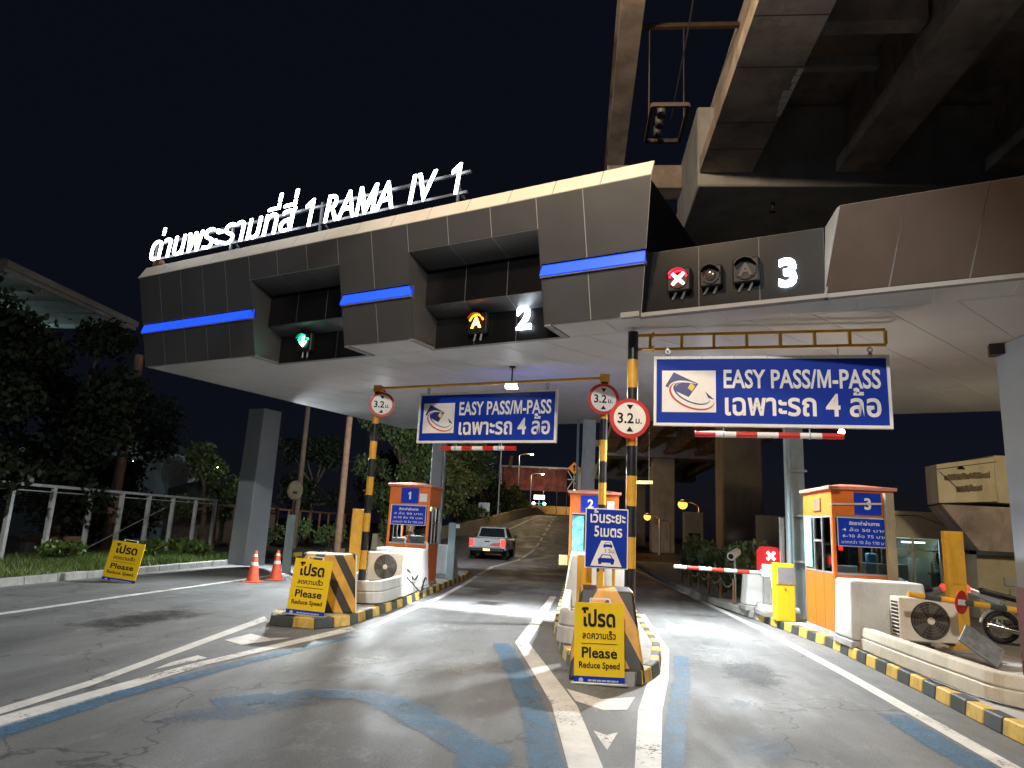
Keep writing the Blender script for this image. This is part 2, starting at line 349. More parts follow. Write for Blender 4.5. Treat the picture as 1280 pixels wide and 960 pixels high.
        if loc: o.location = loc
        if rot: o.rotation_euler = rot
        return o
def tag(o, label=None, cat=None, group=None, kind=None):
    if label: o['label'] = label
    if cat: o['category'] = cat
    if group: o['group'] = group
    if kind: o['kind'] = kind
    return o
def thing(name, label, cat, loc=(0, 0, 0), rz=0., group=None, rot=None):
    o = bpy.data.objects.new(name, None); o.empty_display_size = .2; C.objects.link(o); o.location = loc; o.rotation_euler = rot or (0, 0, rz)
    return tag(o, label, cat, group)
def struct(o): o['kind'] = 'structure'; return o
def lamp(name, kind, loc, energy, col, parent=None, size=.2, spot=None, target=None, blend=.5, size_y=None):
    l = bpy.data.lights.new(name, kind); l.energy = energy; l.color = col
    if kind == 'AREA':
        l.size = size
        if size_y: l.shape = 'RECTANGLE'; l.size_y = size_y
    else: l.shadow_soft_size = size
    if kind == 'SPOT': l.spot_size = R(spot); l.spot_blend = blend
    o = bpy.data.objects.new(name, l); C.objects.link(o); o.location = loc
    if parent: o.parent = parent
    if target is not None:
        d = Vector(target)-Vector(loc); o.rotation_euler = d.to_track_quat('-Z', 'Y').to_euler()
    return o

# ------------------------------------------------------------------ lettering (built from glyph outlines, laid out by hand so that Thai marks stack)
TEXTS = ["ด่านพระรามที่สี่ 1 RAMA IV 1", "EASY PASS/M-PASS", "เฉพาะรถ 4 ล้อ", "โปรด", "ลดความเร็ว", "Please", "Reduce Speed", "เว้นระยะ", "5เมตร", "5ม.", "3.2 ม.",
         "123456789", "อัตราค่าผ่านทาง", "4 ล้อ 50 บาท", "6-10 ล้อ 75 บาท", "มากกว่า 10 ล้อ 110 บาท", "AX"]
GL = {}
def make_glyphs():
    chars = sorted(set(''.join(TEXTS))-{' '}); tmp = []
    for off in (0., .022, .034):
        for ch in chars:
            for body in (ch, ch+'I'):
                cu = bpy.data.curves.new('g', 'FONT'); cu.body = body; cu.offset = off; cu.resolution_u = 3; cu.fill_mode = 'FRONT'
                ob = bpy.data.objects.new('g', cu); C.objects.link(ob); tmp.append((off, ch, body, ob, cu))
    for off in (0., .022, .034):
        cu = bpy.data.curves.new('g', 'FONT'); cu.body = 'I'; cu.offset = off; cu.resolution_u = 3
        ob = bpy.data.objects.new('g', cu); C.objects.link(ob); tmp.append((off, 'I', None, ob, cu))
    bpy.context.view_layer.update(); dg = bpy.context.evaluated_depsgraph_get()
    xm = {}; base = {}
    for off, ch, body, ob, cu in tmp:
        me = bpy.data.meshes.new_from_object(ob.evaluated_get(dg))
        vs = [(v.co.x, v.co.y) for v in me.vertices]; fs = [tuple(p.vertices) for p in me.polygons]; bpy.data.meshes.remove(me)
        mx = max([p[0] for p in vs], default=0)
        if body is None: base[off] = mx
        elif body == ch: GL[(off, ch)] = [vs, fs, 0.]
        else: xm[(off, ch)] = mx
    for k in xm: GL[k][2] = xm[k]-base[k[0]]
    for off, ch, body, ob, cu in tmp: bpy.data.objects.remove(ob); bpy.data.curves.remove(cu)
make_glyphs()
for off_, s_ in ((0., .085), (.022, .13), (.034, .155)):      # plain grotesque forms of 1 and M
    GL[(off_, '1')] = [[(.33-s_, 0), (.33, 0), (.33, .7), (.33-s_*.75, .7), (.06, .565), (.06, .565-s_*.95), (.33-s_, .59-s_*.55)], [(0, 1, 2, 6), (2, 3, 4, 6), (4, 5, 6)], .46]
    s2 = s_*.95
    GL[(off_, 'M')] = [[(.06, 0), (.06+s2, 0), (.06+s2, .47), (.4-s2*.42, 0), (.4+s2*.42, 0), (.74-s2, .47), (.74-s2, 0), (.74, 0), (.74, .7), (.74-s2*1.15, .7), (.4, .24), (.06+s2*1.15, .7), (.06, .7)],
                       [(0, 1, 2, 12), (2, 11, 12), (2, 3, 10, 11), (3, 4, 10), (4, 5, 9, 10), (5, 8, 9), (5, 6, 7, 8)], .8]
UPV = 'ัิีึื็'; TONE = '่้๊๋'
def layout(txt, off=.022):
    """list of (char, x, dy) and total width, in units of the font size"""
    x = 0; out = []; prev = ''
    for ch in txt:
        if ch == ' ': x += .28; prev = ch; continue
        dy = .2 if (ch in TONE and prev in UPV) else (.05 if ch in TONE else 0.)
        out.append((ch, x, dy)); adv = GL[(off, ch)][2]
        if ch not in UPV+TONE: x += adv
        prev = ch
    return out, x
def text_into(mb, txt, cx, y0, size, width=None, m=0, off=.022, shear=0., place=None, thick=0.):
    """puts lettering centred on cx with its baseline at y0 of a plane; place(x, y, h) -> 3d point"""
    lay, wd = layout(txt, off); sx = size if width is None else width/wd
    x0 = cx-wd*sx/2
    for ch, gx, dy in lay:
        vs, fs, _ = GL[(off, ch)]
        P = [place(x0+(gx+a)*sx+shear*(b+dy)*size, y0+(b+dy)*size, 0.) for a, b in vs]
        mb.add(P, fs, m)
    return wd*sx

# ------------------------------------------------------------------ the ground and the road
def zr(Y):
    """height of the carriageway: level through the plaza, then the ramp"""
    if Y < 36: return 0.
    t = min(1, (Y-36)/48); t2 = t*t*(3-2*t)
    return 3.25*(.45*t+.55*t2) if Y < 84 else 3.25-.0006*(Y-84)**2
mb = MB(); mb.add([(-400, -60, -.06), (400, -60, -.06), (400, 600, -.06), (-400, 600, -.06)], [(0, 1, 2, 3)]); struct(mb.build('ground', earth))
def xl(Y): return -11.05 if Y < 22 else max(-11.6, -11.05-.15*(Y-22)) if Y < 34 else -11.6+min(1, (Y-34)/50)*7.3
def xr(Y): return 4.2 if Y < 12 else max(3.05, 4.2-.15*(Y-12))
ys = list(range(-20, 36, 2))+list(range(36, 132, 3))
mb = MB()
vs = [];
for Y in ys: vs += [(xl(Y), Y, zr(Y)), (xr(Y), Y, zr(Y))]
mb.add(vs, [(2*i, 2*i+1, 2*i+3, 2*i+2) for i in range(len(ys)-1)])
road = struct(mb.build('road', ASPH))
def ribbon(name, mat_, pts, w0, lift=.004, parent=road, w1=None):
    """painted line along ground points"""
    w1 = w0 if w1 is None else w1; P = [Vector((p[0], p[1], 0)) for p in pts]; vs = []
    fine = []
    for a, b in zip(P[:-1], P[1:]):
        k = max(1, int((b-a).length/1.5)); fine += [a.lerp(b, i/k) for i in range(k)]
    fine.append(P[-1])
    core = []
    for i, p in enumerate(fine):
        d = (fine[min(i+1, len(fine)-1)]-fine[max(i-1, 0)]).normalized(); nn = Vector((-d.y, d.x, 0)); ww = (w0+(w1-w0)*i/(len(fine)-1))/2
        for k, c in ((-1, .12), (-.6, .68), (.6, .68), (1, .12)):
            q = p+nn*ww*k; vs.append((q.x, q.y, zr(q.y)+lift)); core.append(c)
    mb = MB(); mb.add(vs, [(4*i+k, 4*i+1+k, 4*i+5+k, 4*i+4+k) for i in range(len(fine)-1) for k in range(3)]); o = mb.build(name, mat_, parent)
    at = o.data.attributes.new('core', 'FLOAT', 'POINT'); at.data.foreach_set('value', core); return o
def patch(name, mat_, poly, lift=.004, parent=road):
    P = [Vector((x, y, lift)) for x, y in poly]
    if mat_ is WHITE_LINE:
        mb = MB(); mb.add(P, [tuple(range(len(P)))]); return mb.build(name, mat_, parent)
    cen = sum(P, Vector())/len(P); n = len(P); mb = MB()
    mb.add([cen]+[cen.lerp(p, .45) for p in P]+[cen.lerp(p, 1.15) for p in P], [(0, 1+i, 1+(i+1) % n) for i in range(n)]+[(1+i, 1+n+i, 1+n+(i+1) % n, 1+(i+1) % n) for i in range(n)])
    o = mb.build(name, mat_, parent); at = o.data.attributes.new('core', 'FLOAT', 'POINT'); at.data.foreach_set('value', [.66]+[.56]*n+[0.]*n); return o
ribbon('white_line', WHITE_LINE, [(-8.3, -14), (-8.35, 12), (-8.25, 18), (-8.3, 26), (-8.6, 40)], .15)
ribbon('white_line', WHITE_LINE, [(3.3, -14), (3.34, 6), (3.43, 9.6), (3.45, 13.5), (3.22, 19.7), (2.8, 31), (2.6, 36)], .16)
ribbon('white_line', WHITE_LINE, [(-3.1, 11), (-2.98, 16), (-3.05, 20), (-3.2, 23.5)], .13)
ribbon('white_line', WHITE_LINE, [(-3.2, 24), (-3.35, 29), (-2.9, 36), (-2.5, 44)], .14)
for k in range(9): ribbon('white_line', WHITE_LINE, [(-2.5+.02*k, 46+4.2*k), (-2.48+.02*k, 48.2+4.2*k)], .16)
ribbon('white_line', WHITE_LINE, [(-6.6, 44), (-5.5, 58), (-4.6, 70), (-4.0, 84)], .15)
# gore before the first island
patch('white_line', WHITE_LINE, [(-4.62, -2), (-4.4, -2), (-4.36, 6.4), (-4.5, 6.6)], .005)
patch('white_line', WHITE_LINE, [(-4.5, 6.6), (-4.36, 6.4), (-4.74, 11.0), (-4.98, 11.4)], .005)
patch('white_line', WHITE_LINE, [(-4.34, 5.2), (-4.1, 4.9), (-3.9, 7.6), (-4.06, 7.6)], .0062)
patch('white_line', WHITE_LINE, [(-4.06, 7.6), (-3.9, 7.6), (-3.2, 10.6), (-3.38, 10.9)], .0062)
patch('chevron', WHITE_LINE, [(-4.47, 9.1), (-4.12, 8.85), (-3.78, 9.6), (-4.02, 9.45), (-4.4, 9.7)])
patch('chevron', WHITE_LINE, [(-4.26, 7.2), (-4.08, 7.95), (-4.25, 8.05), (-4.3, 7.6)])
# gore before the second island
for lo, z_ in (([(4.4, .08, .33), (7.0, -.18, .06), (8.75, -.5, -.28), (10.45, -.82, -.62), (17.8, -.58, -.43)], .005), ([(4.4, .36, .52), (7.0, .62, .84), (8.6, .88, 1.1), (10.65, 1.17, 1.37), (15, 1.3, 1.44)], .0062)):
    for (ya, a0, a1), (yb, b0, b1) in zip(lo[:-1], lo[1:]): patch('white_line', WHITE_LINE, [(a0, ya), (a1, ya), (b1, yb), (b0, yb)], z_)
patch('chevron', WHITE_LINE, [(-.05, 7.7), (.04, 7.2), (.3, 6.92), (.52, 7.0), (.64, 7.55), (.3, 7.35)])
patch('chevron', WHITE_LINE, [(.19, 6.22), (.28, 5.72), (.39, 6.22), (.29, 6.12)])
# blue guide lines
ribbon('blue_line', BLUE_LINE, [(-4.15, 3.5), (-4.02, 5.0), (-3.94, 6.15), (-3.6, 7.9), (-3.05, 10.0)], .36, .0075, w1=.2)
ribbon('blue_line', BLUE_LINE, [(-3.05, 6.15), (-2.4, 6.7), (-1.95, 6.8), (-1.5, 6.6)], .5, .008)
ribbon('blue_line', BLUE_LINE, [(-1.62, 6.65), (-.62, 5.4), (-.5, 4.4)], .52, .009)
ribbon('blue_line', BLUE_LINE, [(-1.0, 10.3), (-.69, 8.75), (-.37, 7.0), (-.14, 5.2), (-.1, 4.0)], .34, .0045)
ribbon('blue_line', BLUE_LINE, [(1.48, 10.2), (1.25, 8.6), (.98, 7.0), (.68, 5.3), (.6, 4.0)], .26, .0045)
ribbon('blue_line', BLUE_LINE, [(3.1, 7.6), (3.08, 6), (3.0, 4.0)], .4, .0075)
patch('blue_line', BLUE_FAINT, [(1.0, 5.5), (1.5, 5.45), (1.95, 6.1), (1.8, 6.5), (1.45, 6.62), (1.1, 6.2)], .0075)
patch('blue_line', BLUE_FAINT, [(1.45, 7.4), (1.75, 7.3), (1.9, 7.75), (1.6, 7.9)], .0075)
ribbon('white_line', WHITE_FAINT, [(1.4, 16.1), (3.3, 16.0)], .16, .006)
ribbon('white_line', WHITE_FAINT, [(-2.9, 26.0), (-.7, 25.8)], .16, .006)

patch('oil_stain', STAIN, [(-2.7, 17.0), (-1.9, 16.6), (-1.5, 17.6), (-1.7, 19.2), (-2.4, 19.6), (-2.9, 18.2)], .0045)
patch('oil_stain', STAIN, [(-2.3, 14.8), (-1.5, 14.7), (-1.2, 15.9), (-2.2, 16.2)], .0046)
patch('oil_stain', STAIN, [(1.6, 8.4), (2.4, 8.0), (2.8, 9.6), (2.3, 11.2), (1.8, 10.2)], .0045)
patch('oil_stain', STAIN, [(-7.2, 9.0), (-5.9, 8.6), (-5.6, 11.6), (-6.8, 12.6)], .0045)
patch('blue_line', BLUE_FAINT, [(-3.5, 5.2), (-3.3, 5.9), (-2.7, 6.6), (-2.1, 7.0), (-1.8, 6.6), (-2.3, 6.0), (-2.9, 5.4)], .0046)
patch('blue_line', BLUE_FAINT, [(-2.4, 7.0), (-1.7, 7.2), (-1.0, 6.6), (-.7, 5.7), (-1.3, 5.8), (-1.9, 6.4)], .0046)
patch('scuff', WHITE_FAINT, [(-3.0, 7.6), (-2.2, 7.5), (-1.8, 8.6), (-2.2, 9.6), (-2.9, 9.0)], .0048)
patch('scuff', WHITE_FAINT, [(1.5, 9.0), (2.6, 9.4), (3.0, 11.4), (2.0, 12.0), (1.5, 10.6)], .0048)
patch('scuff', WHITE_FAINT, [(-1.9, 8.2), (-1.0, 7.6), (-.75, 8.8), (-1.0, 9.7), (-1.7, 9.4)], .0047)
patch('scuff', WHITE_FAINT, [(-2.7, 9.6), (-2.0, 10.4), (-1.2, 12.0), (-2.2, 12.6), (-2.8, 11.4)], .0047)
patch('scuff', WHITE_FAINT, [(1.7, 12.2), (2.9, 12.4), (3.1, 14.6), (1.9, 15.2)], .0047)
def kerb_run(parent, pts, z0, h, wd, seg, mats, names='kerb_block', start=0):
    P = [Vector((p[0], p[1], 0)) for p in pts]; L = [0]
    for a, b in zip(P[:-1], P[1:]): L.append(L[-1]+(b-a).length)
    def at(s):
        for i in range(len(P)-1):
            if s <= L[i+1] or i == len(P)-2: return P[i].lerp(P[i+1], (s-L[i])/(L[i+1]-L[i]))
    n = max(1, round(L[-1]/seg)); st = L[-1]/n
    for k in range(n):
        a = at(k*st+.006); b = at((k+1)*st-.006); d = (b-a).normalized(); q = Vector((-d.y, d.x, 0))*wd*-1
        j = random.uniform(-.008, .008); jz = random.uniform(-.006, .006)
        a2 = a+q*j; b2 = b+q*j; hh = h+jz
        mb = MB(); ch = q.normalized()*.02
        mb.hexa([(a2.x, a2.y, z0), (b2.x, b2.y, z0), ((b2+q).x, (b2+q).y, z0), ((a2+q).x, (a2+q).y, z0)],
                [((a2+ch).x, (a2+ch).y, z0+hh), ((b2+ch).x, (b2+ch).y, z0+hh), ((b2+q).x, (b2+q).y, z0+hh), ((a2+q).x, (a2+q).y, z0+hh)])
        mb.build(names, mats[(k+start) % len(mats)], parent, bevel=.012)
def island(name, outline, h=.14, m=conc):
    mb = MB(); mb.prism(outline, 0, h); o = mb.build(name, m); return struct(o)
# left verge with a plain kerb
mb = MB(); mb.prism([(-11.23, -20), (-11.23, 22), (-11.8, 26), (-12, 60), (-60, 60), (-60, -20)][::-1], -.05, .13); verge = struct(mb.build('verge', earth))
kerb_run(verge, [(-11.05, 23), (-11.05, 10), (-11.05, 2), (-11.05, -6)], -.02, .17, .18, .95, [kerb_g])
kerb_run(verge, [(-11.6, 40), (-11.55, 25.2), (-11.05, 23.02)], -.02, .17, .18, .95, [kerb_k, kerb_y])
# right hand yard
mb = MB(); mb.prism([(6.3, -20), (60, -20), (60, 70), (3.3, 70), (3.3, 24), (6.3, 22)], -.05, .012); struct(mb.build('yard', paving))

I1 = [(-4.72, 11.0), (-4.5, 10.5), (-3.75, 10.42), (-3.42, 10.9), (-3.3, 14), (-3.28, 22), (-3.5, 24), (-4.3, 24), (-4.75, 21)]
i1 = island('toll_island', [(p[0]+(.05 if p[0] < -4 else -.05), p[1]+(.04 if p[1] < 12 else 0)) for p in I1])
kerb_run(i1, [(-4.5, 10.5), (-3.75, 10.42), (-3.42, 10.9), (-3.3, 14), (-3.28, 22), (-3.5, 24)][::-1], 0, .15, -.14 if False else .14, .36, [kerb_y, kerb_k])
kerb_run(i1, [(-4.75, 21), (-4.72, 11.0), (-4.5, 10.5)][::-1], 0, .15, .14, .36, [kerb_k, kerb_y])
I2 = [(.08, 8.02), (.72, 8.0), (1.02, 8.7), (1.22, 10.2), (1.28, 22), (1.0, 24), (.1, 24), (-.32, 22), (-.33, 12), (-.15, 9.6)]
i2 = island('toll_island', [(p[0]+(.05 if p[0] < .4 else -.05), p[1]+.03) for p in I2])
kerb_run(i2, [(.08, 8.02), (.72, 8.0), (1.02, 8.7), (1.22, 10.2), (1.28, 22)][::-1], 0, .15, .13, .38, [kerb_y, kerb_k])
kerb_run(i2, [(-.32, 22), (-.33, 12), (-.15, 9.6), (.08, 8.02)][::-1], 0, .15, .13, .38, [kerb_k, kerb_y])
I3 = [(3.8, -8), (3.84, 7), (3.95, 9), (4.02, 12), (3.72, 15.2), (3.3, 19), (3.1, 24), (3.2, 40), (5.4, 40), (6.35, 22), (6.35, -8)]
i3 = island('toll_island', [(p[0]+(.05 if p[0] < 5 else -.05), p[1]) for p in I3])
kerb_run(i3, [(3.72, 15.2), (4.02, 12), (3.95, 9), (3.84, 7), (3.8, -2)], 0, .15, -.16, .34, [kerb_y, kerb_k])
kerb_run(i3, [(3.15, 34), (3.1, 24), (3.3, 19), (3.72, 15.2)], 0, .15, -.16, .9, [kerb_g])
# grass and weeds on the verge
def blades(name, mat_, area, n, h, parent=None, wdt=.012):
    x0, x1, y0, y1, z = area; rng = np.random.RandomState(3); V = np.zeros((n*3, 3)); cx = rng.uniform(x0, x1, n); cy = rng.uniform(y0, y1, n)
    keep = np.array([mnoise.noise(Vector((a*.5, b*.5, 0))) for a, b in zip(cx, cy)]); hh = h*(.35+rng.rand(n))*(.6+.9*np.clip(keep+.4, 0, 1))
    a = rng.uniform(0, 6.28, n); lx = rng.normal(0, .35, n)*hh; ly = rng.normal(0, .35, n)*hh
    V[0::3] = np.c_[cx-np.cos(a)*wdt, cy-np.sin(a)*wdt, np.full(n, z)]; V[1::3] = np.c_[cx+np.cos(a)*wdt, cy+np.sin(a)*wdt, np.full(n, z)]; V[2::3] = np.c_[cx+lx, cy+ly, z+hh]
    me = bpy.data.meshes.new(name); me.vertices.add(n*3); me.vertices.foreach_set('co', V.ravel()); me.loops.add(n*3); me.loops.foreach_set('vertex_index', np.arange(n*3)); me.polygons.add(n)
    me.polygons.foreach_set('loop_start', np.arange(n)*3); me.polygons.foreach_set('loop_total', np.full(n, 3)); me.update(); me.validate(); me.materials.append(mat_)
    o = bpy.data.objects.new(name, me); C.objects.link(o); return o
tag(blades('grass', grass_m, (-14.9, -11.3, 9, 24, .13), 16000, .16), 'short green grass on the verge along the fence', 'grass', kind='stuff')

# ------------------------------------------------------------------ toll portal
TH = math.atan2(-.395, .9186); OU = Vector((.9, 10.4, 0)); du = Vector((math.cos(TH), math.sin(TH), 0)); dv = Vector((-math.sin(TH), math.cos(TH), 0))
def PW(u, v, z): return OU+du*u+dv*v+Vector((0, 0, z))
portal = thing('toll_portal', 'wide toll plaza canopy with dark panelled fascia and blue light strips', 'toll portal', OU, TH)
ZS = 4.9
def panel(name, quad, m, back, gap=.009, thick=.03, parent=portal):
    """flat cladding panel from four (u,v,z) corners, shrunk by the joint, with depth towards back"""
    q = [Vector(p) for p in quad]; cen = sum(q, Vector())/4; q2 = []
    for i in range(4):
        a = (q[(i+1) % 4]-q[i]); b = (q[i-1]-q[i]); q2.append(q[i]+a.normalized()*gap+b.normalized()*gap)
    bk = Vector(back)*thick
    mb = MB(); mb.hexa([p+bk for p in q2], q2); mb.add([p+bk*.3 for p in q], [(0, 1, 2, 3)], 1); return mb.build(name, [m, joint_w if m is soff_m else joint_k if m is clad_blk else joint_m], parent)
def vf(z): return -.5*(z-ZS)/2.05     # the fascia leans outwards with height
ZT = 6.95
def split(u0, u1, p=.82):
    n = max(1, round((u1-u0)/p)); return [u0+(u1-u0)*i/n for i in range(n+1)]
BAYS = [(-8.45, -5.98), (-4.3, -1.66)]
blocks = [(-12.15, -8.45), (-5.98, -4.3), (-1.66, 0.)]
ZB0, ZB1 = 5.66, 5.88      # blue strip
for a, b in blocks:
    us = split(a, b)
    for u0, u1 in zip(us[:-1], us[1:]):
        e0 = e1 = 0
        if u1 == 0.: e1 = .3
        for z0, z1 in ((ZS, ZB0), (ZB1, ZT)):
            f = lambda z: e1*(z-ZS)/2.05
            panel('fascia_panel', [(u0, vf(z0), z0), (u1+f(z0), vf(z0), z0), (u1+f(z1), vf(z1), z1), (u0, vf(z1), z1)], clad, (0, 1, 0))
    # recessed channel with the lit strip
    ee = .12 if b == 0. else 0
    mb = MB(); v0 = vf(5.77); mb.box(a, b+ee, v0+.06, v0+.1, ZB0-.01, ZB1+.01); mb.box(a, b+ee, v0-.01, v0+.06, ZB0-.012, ZB0+.012); mb.build('strip_channel', trim_m, portal)
    mb = MB(); mb.hexa([(a, v0-.035, ZB0+.015), (b+ee, v0-.035, ZB0+.015), (b+ee, v0+.055, ZB0+.015), (a, v0+.055, ZB0+.015)], [(a, v0+.02, ZB1-.01), (b+ee, v0+.02, ZB1-.01), (b+ee, v0+.055, ZB1-.01), (a, v0+.055, ZB1-.01)])
    mb.build('light_strip', E_strip, portal)
for a, b in BAYS:
    us = split(a, b); zt = 6.45
    prof = [(vf(zt), zt), (.24, 6.3), (.24, 5.6), (.65, 5.46), (.65, ZS-.03)]
    for u0, u1 in zip(us[:-1], us[1:]):
        panel('fascia_panel', [(u0, vf(zt), zt), (u1, vf(zt), zt), (u1, vf(ZT), ZT), (u0, vf(ZT), ZT)], clad, (0, 1, 0))
        for (v0, z0), (v1, z1) in zip(prof[:-1], prof[1:]):
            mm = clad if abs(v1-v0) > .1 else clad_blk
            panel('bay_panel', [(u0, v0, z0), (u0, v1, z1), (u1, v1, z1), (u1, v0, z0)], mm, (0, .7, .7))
    # side cheeks of the bay
    for uu, dd in ((a, -1), (b, 1)):
        z45 = [(vf(zt), zt), (.24, 6.3), (.24, 5.6), (.65, 5.46), (.65, ZS), (0, ZS)]
        mb = MB(); mb.prism(z45, uu, uu+dd*.02, 'x'); mb.build('bay_cheek', clad, portal)
    mb = MB(); mb.box(a-.12, b+.12, .66, .78, ZS-.02, ZS+.05); mb.box(a-.12, a, .0, .66, ZS-.02, ZS+.05); mb.box(b, b+.12, .0, .66, ZS-.02, ZS+.05); mb.build('bay_trim', trim_m, portal)
# third bay: low black wall with raked sides, then the block on the right
us = split(-.02, 2.6)
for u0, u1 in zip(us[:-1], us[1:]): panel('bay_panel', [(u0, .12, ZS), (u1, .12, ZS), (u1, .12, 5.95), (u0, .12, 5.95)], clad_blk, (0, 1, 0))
mb = MB(); mb.box(-.02, 2.6, .2, 1.0, 5.88, 5.93); mb.build('bay_roof', clad_blk, portal)
mb = MB(); mb.box(-.05, 2.62, -.02, .12, ZS-.03, ZS+.03); mb.box(-.3, 0.0, -.1, .0, ZS-.04, ZS+.04); mb.build('bay_trim', trim_m, portal)
panel('bay_cheek', [(2.58, .12, ZS), (2.58, 0, ZS), (2.82, -.35, 6.02), (2.62, .12, 5.95)], mat('lit_cheek', (.35, .37, .4), .4, var=.05), (1, 0, 0))  # paler blue-grey paints the number's glow onto this cheek
ZR = 6.03
uk = [2.58, 3.36, 4.25, 5.2, 6.2, 7.2, 8.2, 9.2]
for u0, u1 in zip(uk[:-1], uk[1:]):
    panel('fascia_panel', [(u0, 0, ZS+.03), (u1, 0, ZS+.03), (u1+.27, -.35, ZR), (u0+.26, -.35, ZR)], mat('brown_cladding', (.07, .048, .038), .5, var=.06), (0, 1, 0))
mb = MB(); mb.box(2.58, 9.3, .0, .1, ZS-.03, ZS+.03); mb.build('fascia_trim', trim_m, portal)
mb = MB(); mb.box(2.9, 9.5, -.3, 9.8, ZR-.06, ZR-.02); mb.build('roof_deck', clad_blk, portal)
# pale coping along the top
us = split(-12.2, .3, .83)
for u0, u1 in zip(us[:-1], us[1:]):
    e = .12 if u1 == .3 else 0
    panel('coping_panel', [(u0, vf(ZT), ZT+.005), (u1, vf(ZT), ZT+.005), (u1-e, vf(ZT)+.16, ZT+.32), (u0, vf(ZT)+.16, ZT+.32)], coping_m, (0, .7, -.7))
mb = MB(); mb.box(-12.15, .1, -.3, 9.9, 7.18, 7.22); mb.build('roof_deck', clad_blk, portal)
mb = MB(); mb.box(-12.17, -12.13, .0, 10.0, ZS, 7.2); mb.build('end_wall', clad, portal)
mb = MB(); mb.hexa([(0, .02, ZS+.02), (.02, .02, ZS+.02), (.02, 9.9, ZS+1), (0, 9.9, ZS+1)], [(.25, -.44, 6.9), (.27, -.44, 6.9), (.27, 9.9, 6.9), (.25, 9.9, 6.9)]); mb.build('end_wall', clad_blk, portal)
mb = MB(); mb.box(-12.15, 9.3, 10.02, 10.06, ZS, 6.0); mb.build('rear_fascia', clad, portal)
# soffit of panels whose long joints run along the lanes
sk = .43
def skew(u, v): return u+v*sk*0.92
us = split(-12.1-4, 9.3, .9)
vr = [.8, 4.0, 7.1, 10.0]
for v0, v1 in zip(vr[:-1], vr[1:]):
    for u0, u1 in zip(us[:-1], us[1:]):
        c = [(skew(u0, v0), v0), (skew(u1, v0), v0), (skew(u1, v1), v1), (skew(u0, v1), v1)]
        c = [(min(9.3, max(-12.12, a)), b) for a, b in c]
        if c[1][0]-c[0][0] < .08 and c[2][0]-c[3][0] < .08: continue
        if c[1][0]-c[0][0] < .05: c[1] = (c[1][0]+.03, c[1][1])
        if c[2][0]-c[3][0] < .05: c[2] = (c[2][0]+.03, c[2][1])
        panel('soffit_panel', [(a, b, ZS) for a, b in c], soff_m, (0, 0, 1), gap=.008)
for a, b in [(-12.12, -8.57), (-5.86, -4.42), (-1.54, 9.3)]:
    s_ = split(a, b, .9)
    for u0, u1 in zip(s_[:-1], s_[1:]): panel('soffit_panel', [(u0, .04 if u0 < -.1 else .13, ZS), (u1, .04 if u0 < -.1 else .13, ZS), (u1, .8, ZS), (u0, .8, ZS)], soff_m, (0, 0, 1), gap=.008)
mb = MB(); mb.box(-12.1, 9.25, .9, 10, ZS+.04, ZS+.07); mb.build('ceiling_backing', joint_m, portal)
mb = MB()
for a, b in [(-12.1, -8.6), (-5.8, -4.45), (-1.5, 9.2)]: mb.box(a, b, .2, .9, ZS+.04, ZS+.07)
mb.build('ceiling_backing', joint_m, portal)
# columns, in world coordinates turned into the portal's own
def loc_(x, y):
    p = Vector((x, y, 0))-OU; return p.dot(du), p.dot(dv)
def wcol(name, x0, x1, y0, y1, m, z0, z1=ZS-.005, turn=True):
    mb = MB(); c = [loc_(*q) for q in ((x0, y0), (x1, y0), (x1, y1), (x0, y1))]
    mb.hexa([(a, b, z0) for a, b in c], [(a, b, z1) for a, b in c]); return mb.build(name, m, portal, bevel=.015)
u_, v_ = loc_(-10.0, 21.2)
mb = MB(); mb.hexa([(u_-.42, v_-.4, .1), (u_+.32, v_-.4, .1), (u_+.32, v_+.4, .1), (u_-.42, v_+.4, .1)], [(u_-.36, v_-.36, ZS-.005), (u_+.34, v_-.36, ZS-.005), (u_+.34, v_+.36, ZS-.005), (u_-.36, v_+.36, ZS-.005)])
mb.build('column', col_m, portal, bevel=.02)
wcol('column', 6.76, 8.0, 10.55, 11.75, col_m, 0)
steel_lit = mat('lit_blue_steel', (.5, .6, .6), .45, var=.1, scale=4, dirt=.3)  # lighter copy of the steel, lamplight painted into the column colour
wcol('column', -4.42, -4.08, 20.8, 21.15, steel_lit, .13)
wcol('column', .12, .5, 20.8, 21.15, steel_lit, .13)
wcol('column', 4.28, 4.6, 14.75, 15.05, steel_bl, .13)
for q_ in ((4.24, 14.62), (-3.98, 20.7), (-.02, 20.7)):
    a, b = loc_(*q_); mb = MB(); mb.cyl((a, b, .13), (a, b, ZS), .037, None, 10); mb.build('drain_pipe', steel_bl, portal, smooth=True)
for k in range(4):
    a, b = loc_(4.44, 14.73); mb = MB(); mb.box(a-.2, a+.2, b-.02, b+.02, 1.2+k*.9, 1.24+k*.9); mb.build('pipe_clamp', galv, portal)
a, b = loc_(6.72, 11.6); mb = MB(); mb.box(a-.12, a+.14, b-.1, b+.12, 4.72, 4.895); mb.build('bracket', dark_metal, portal)

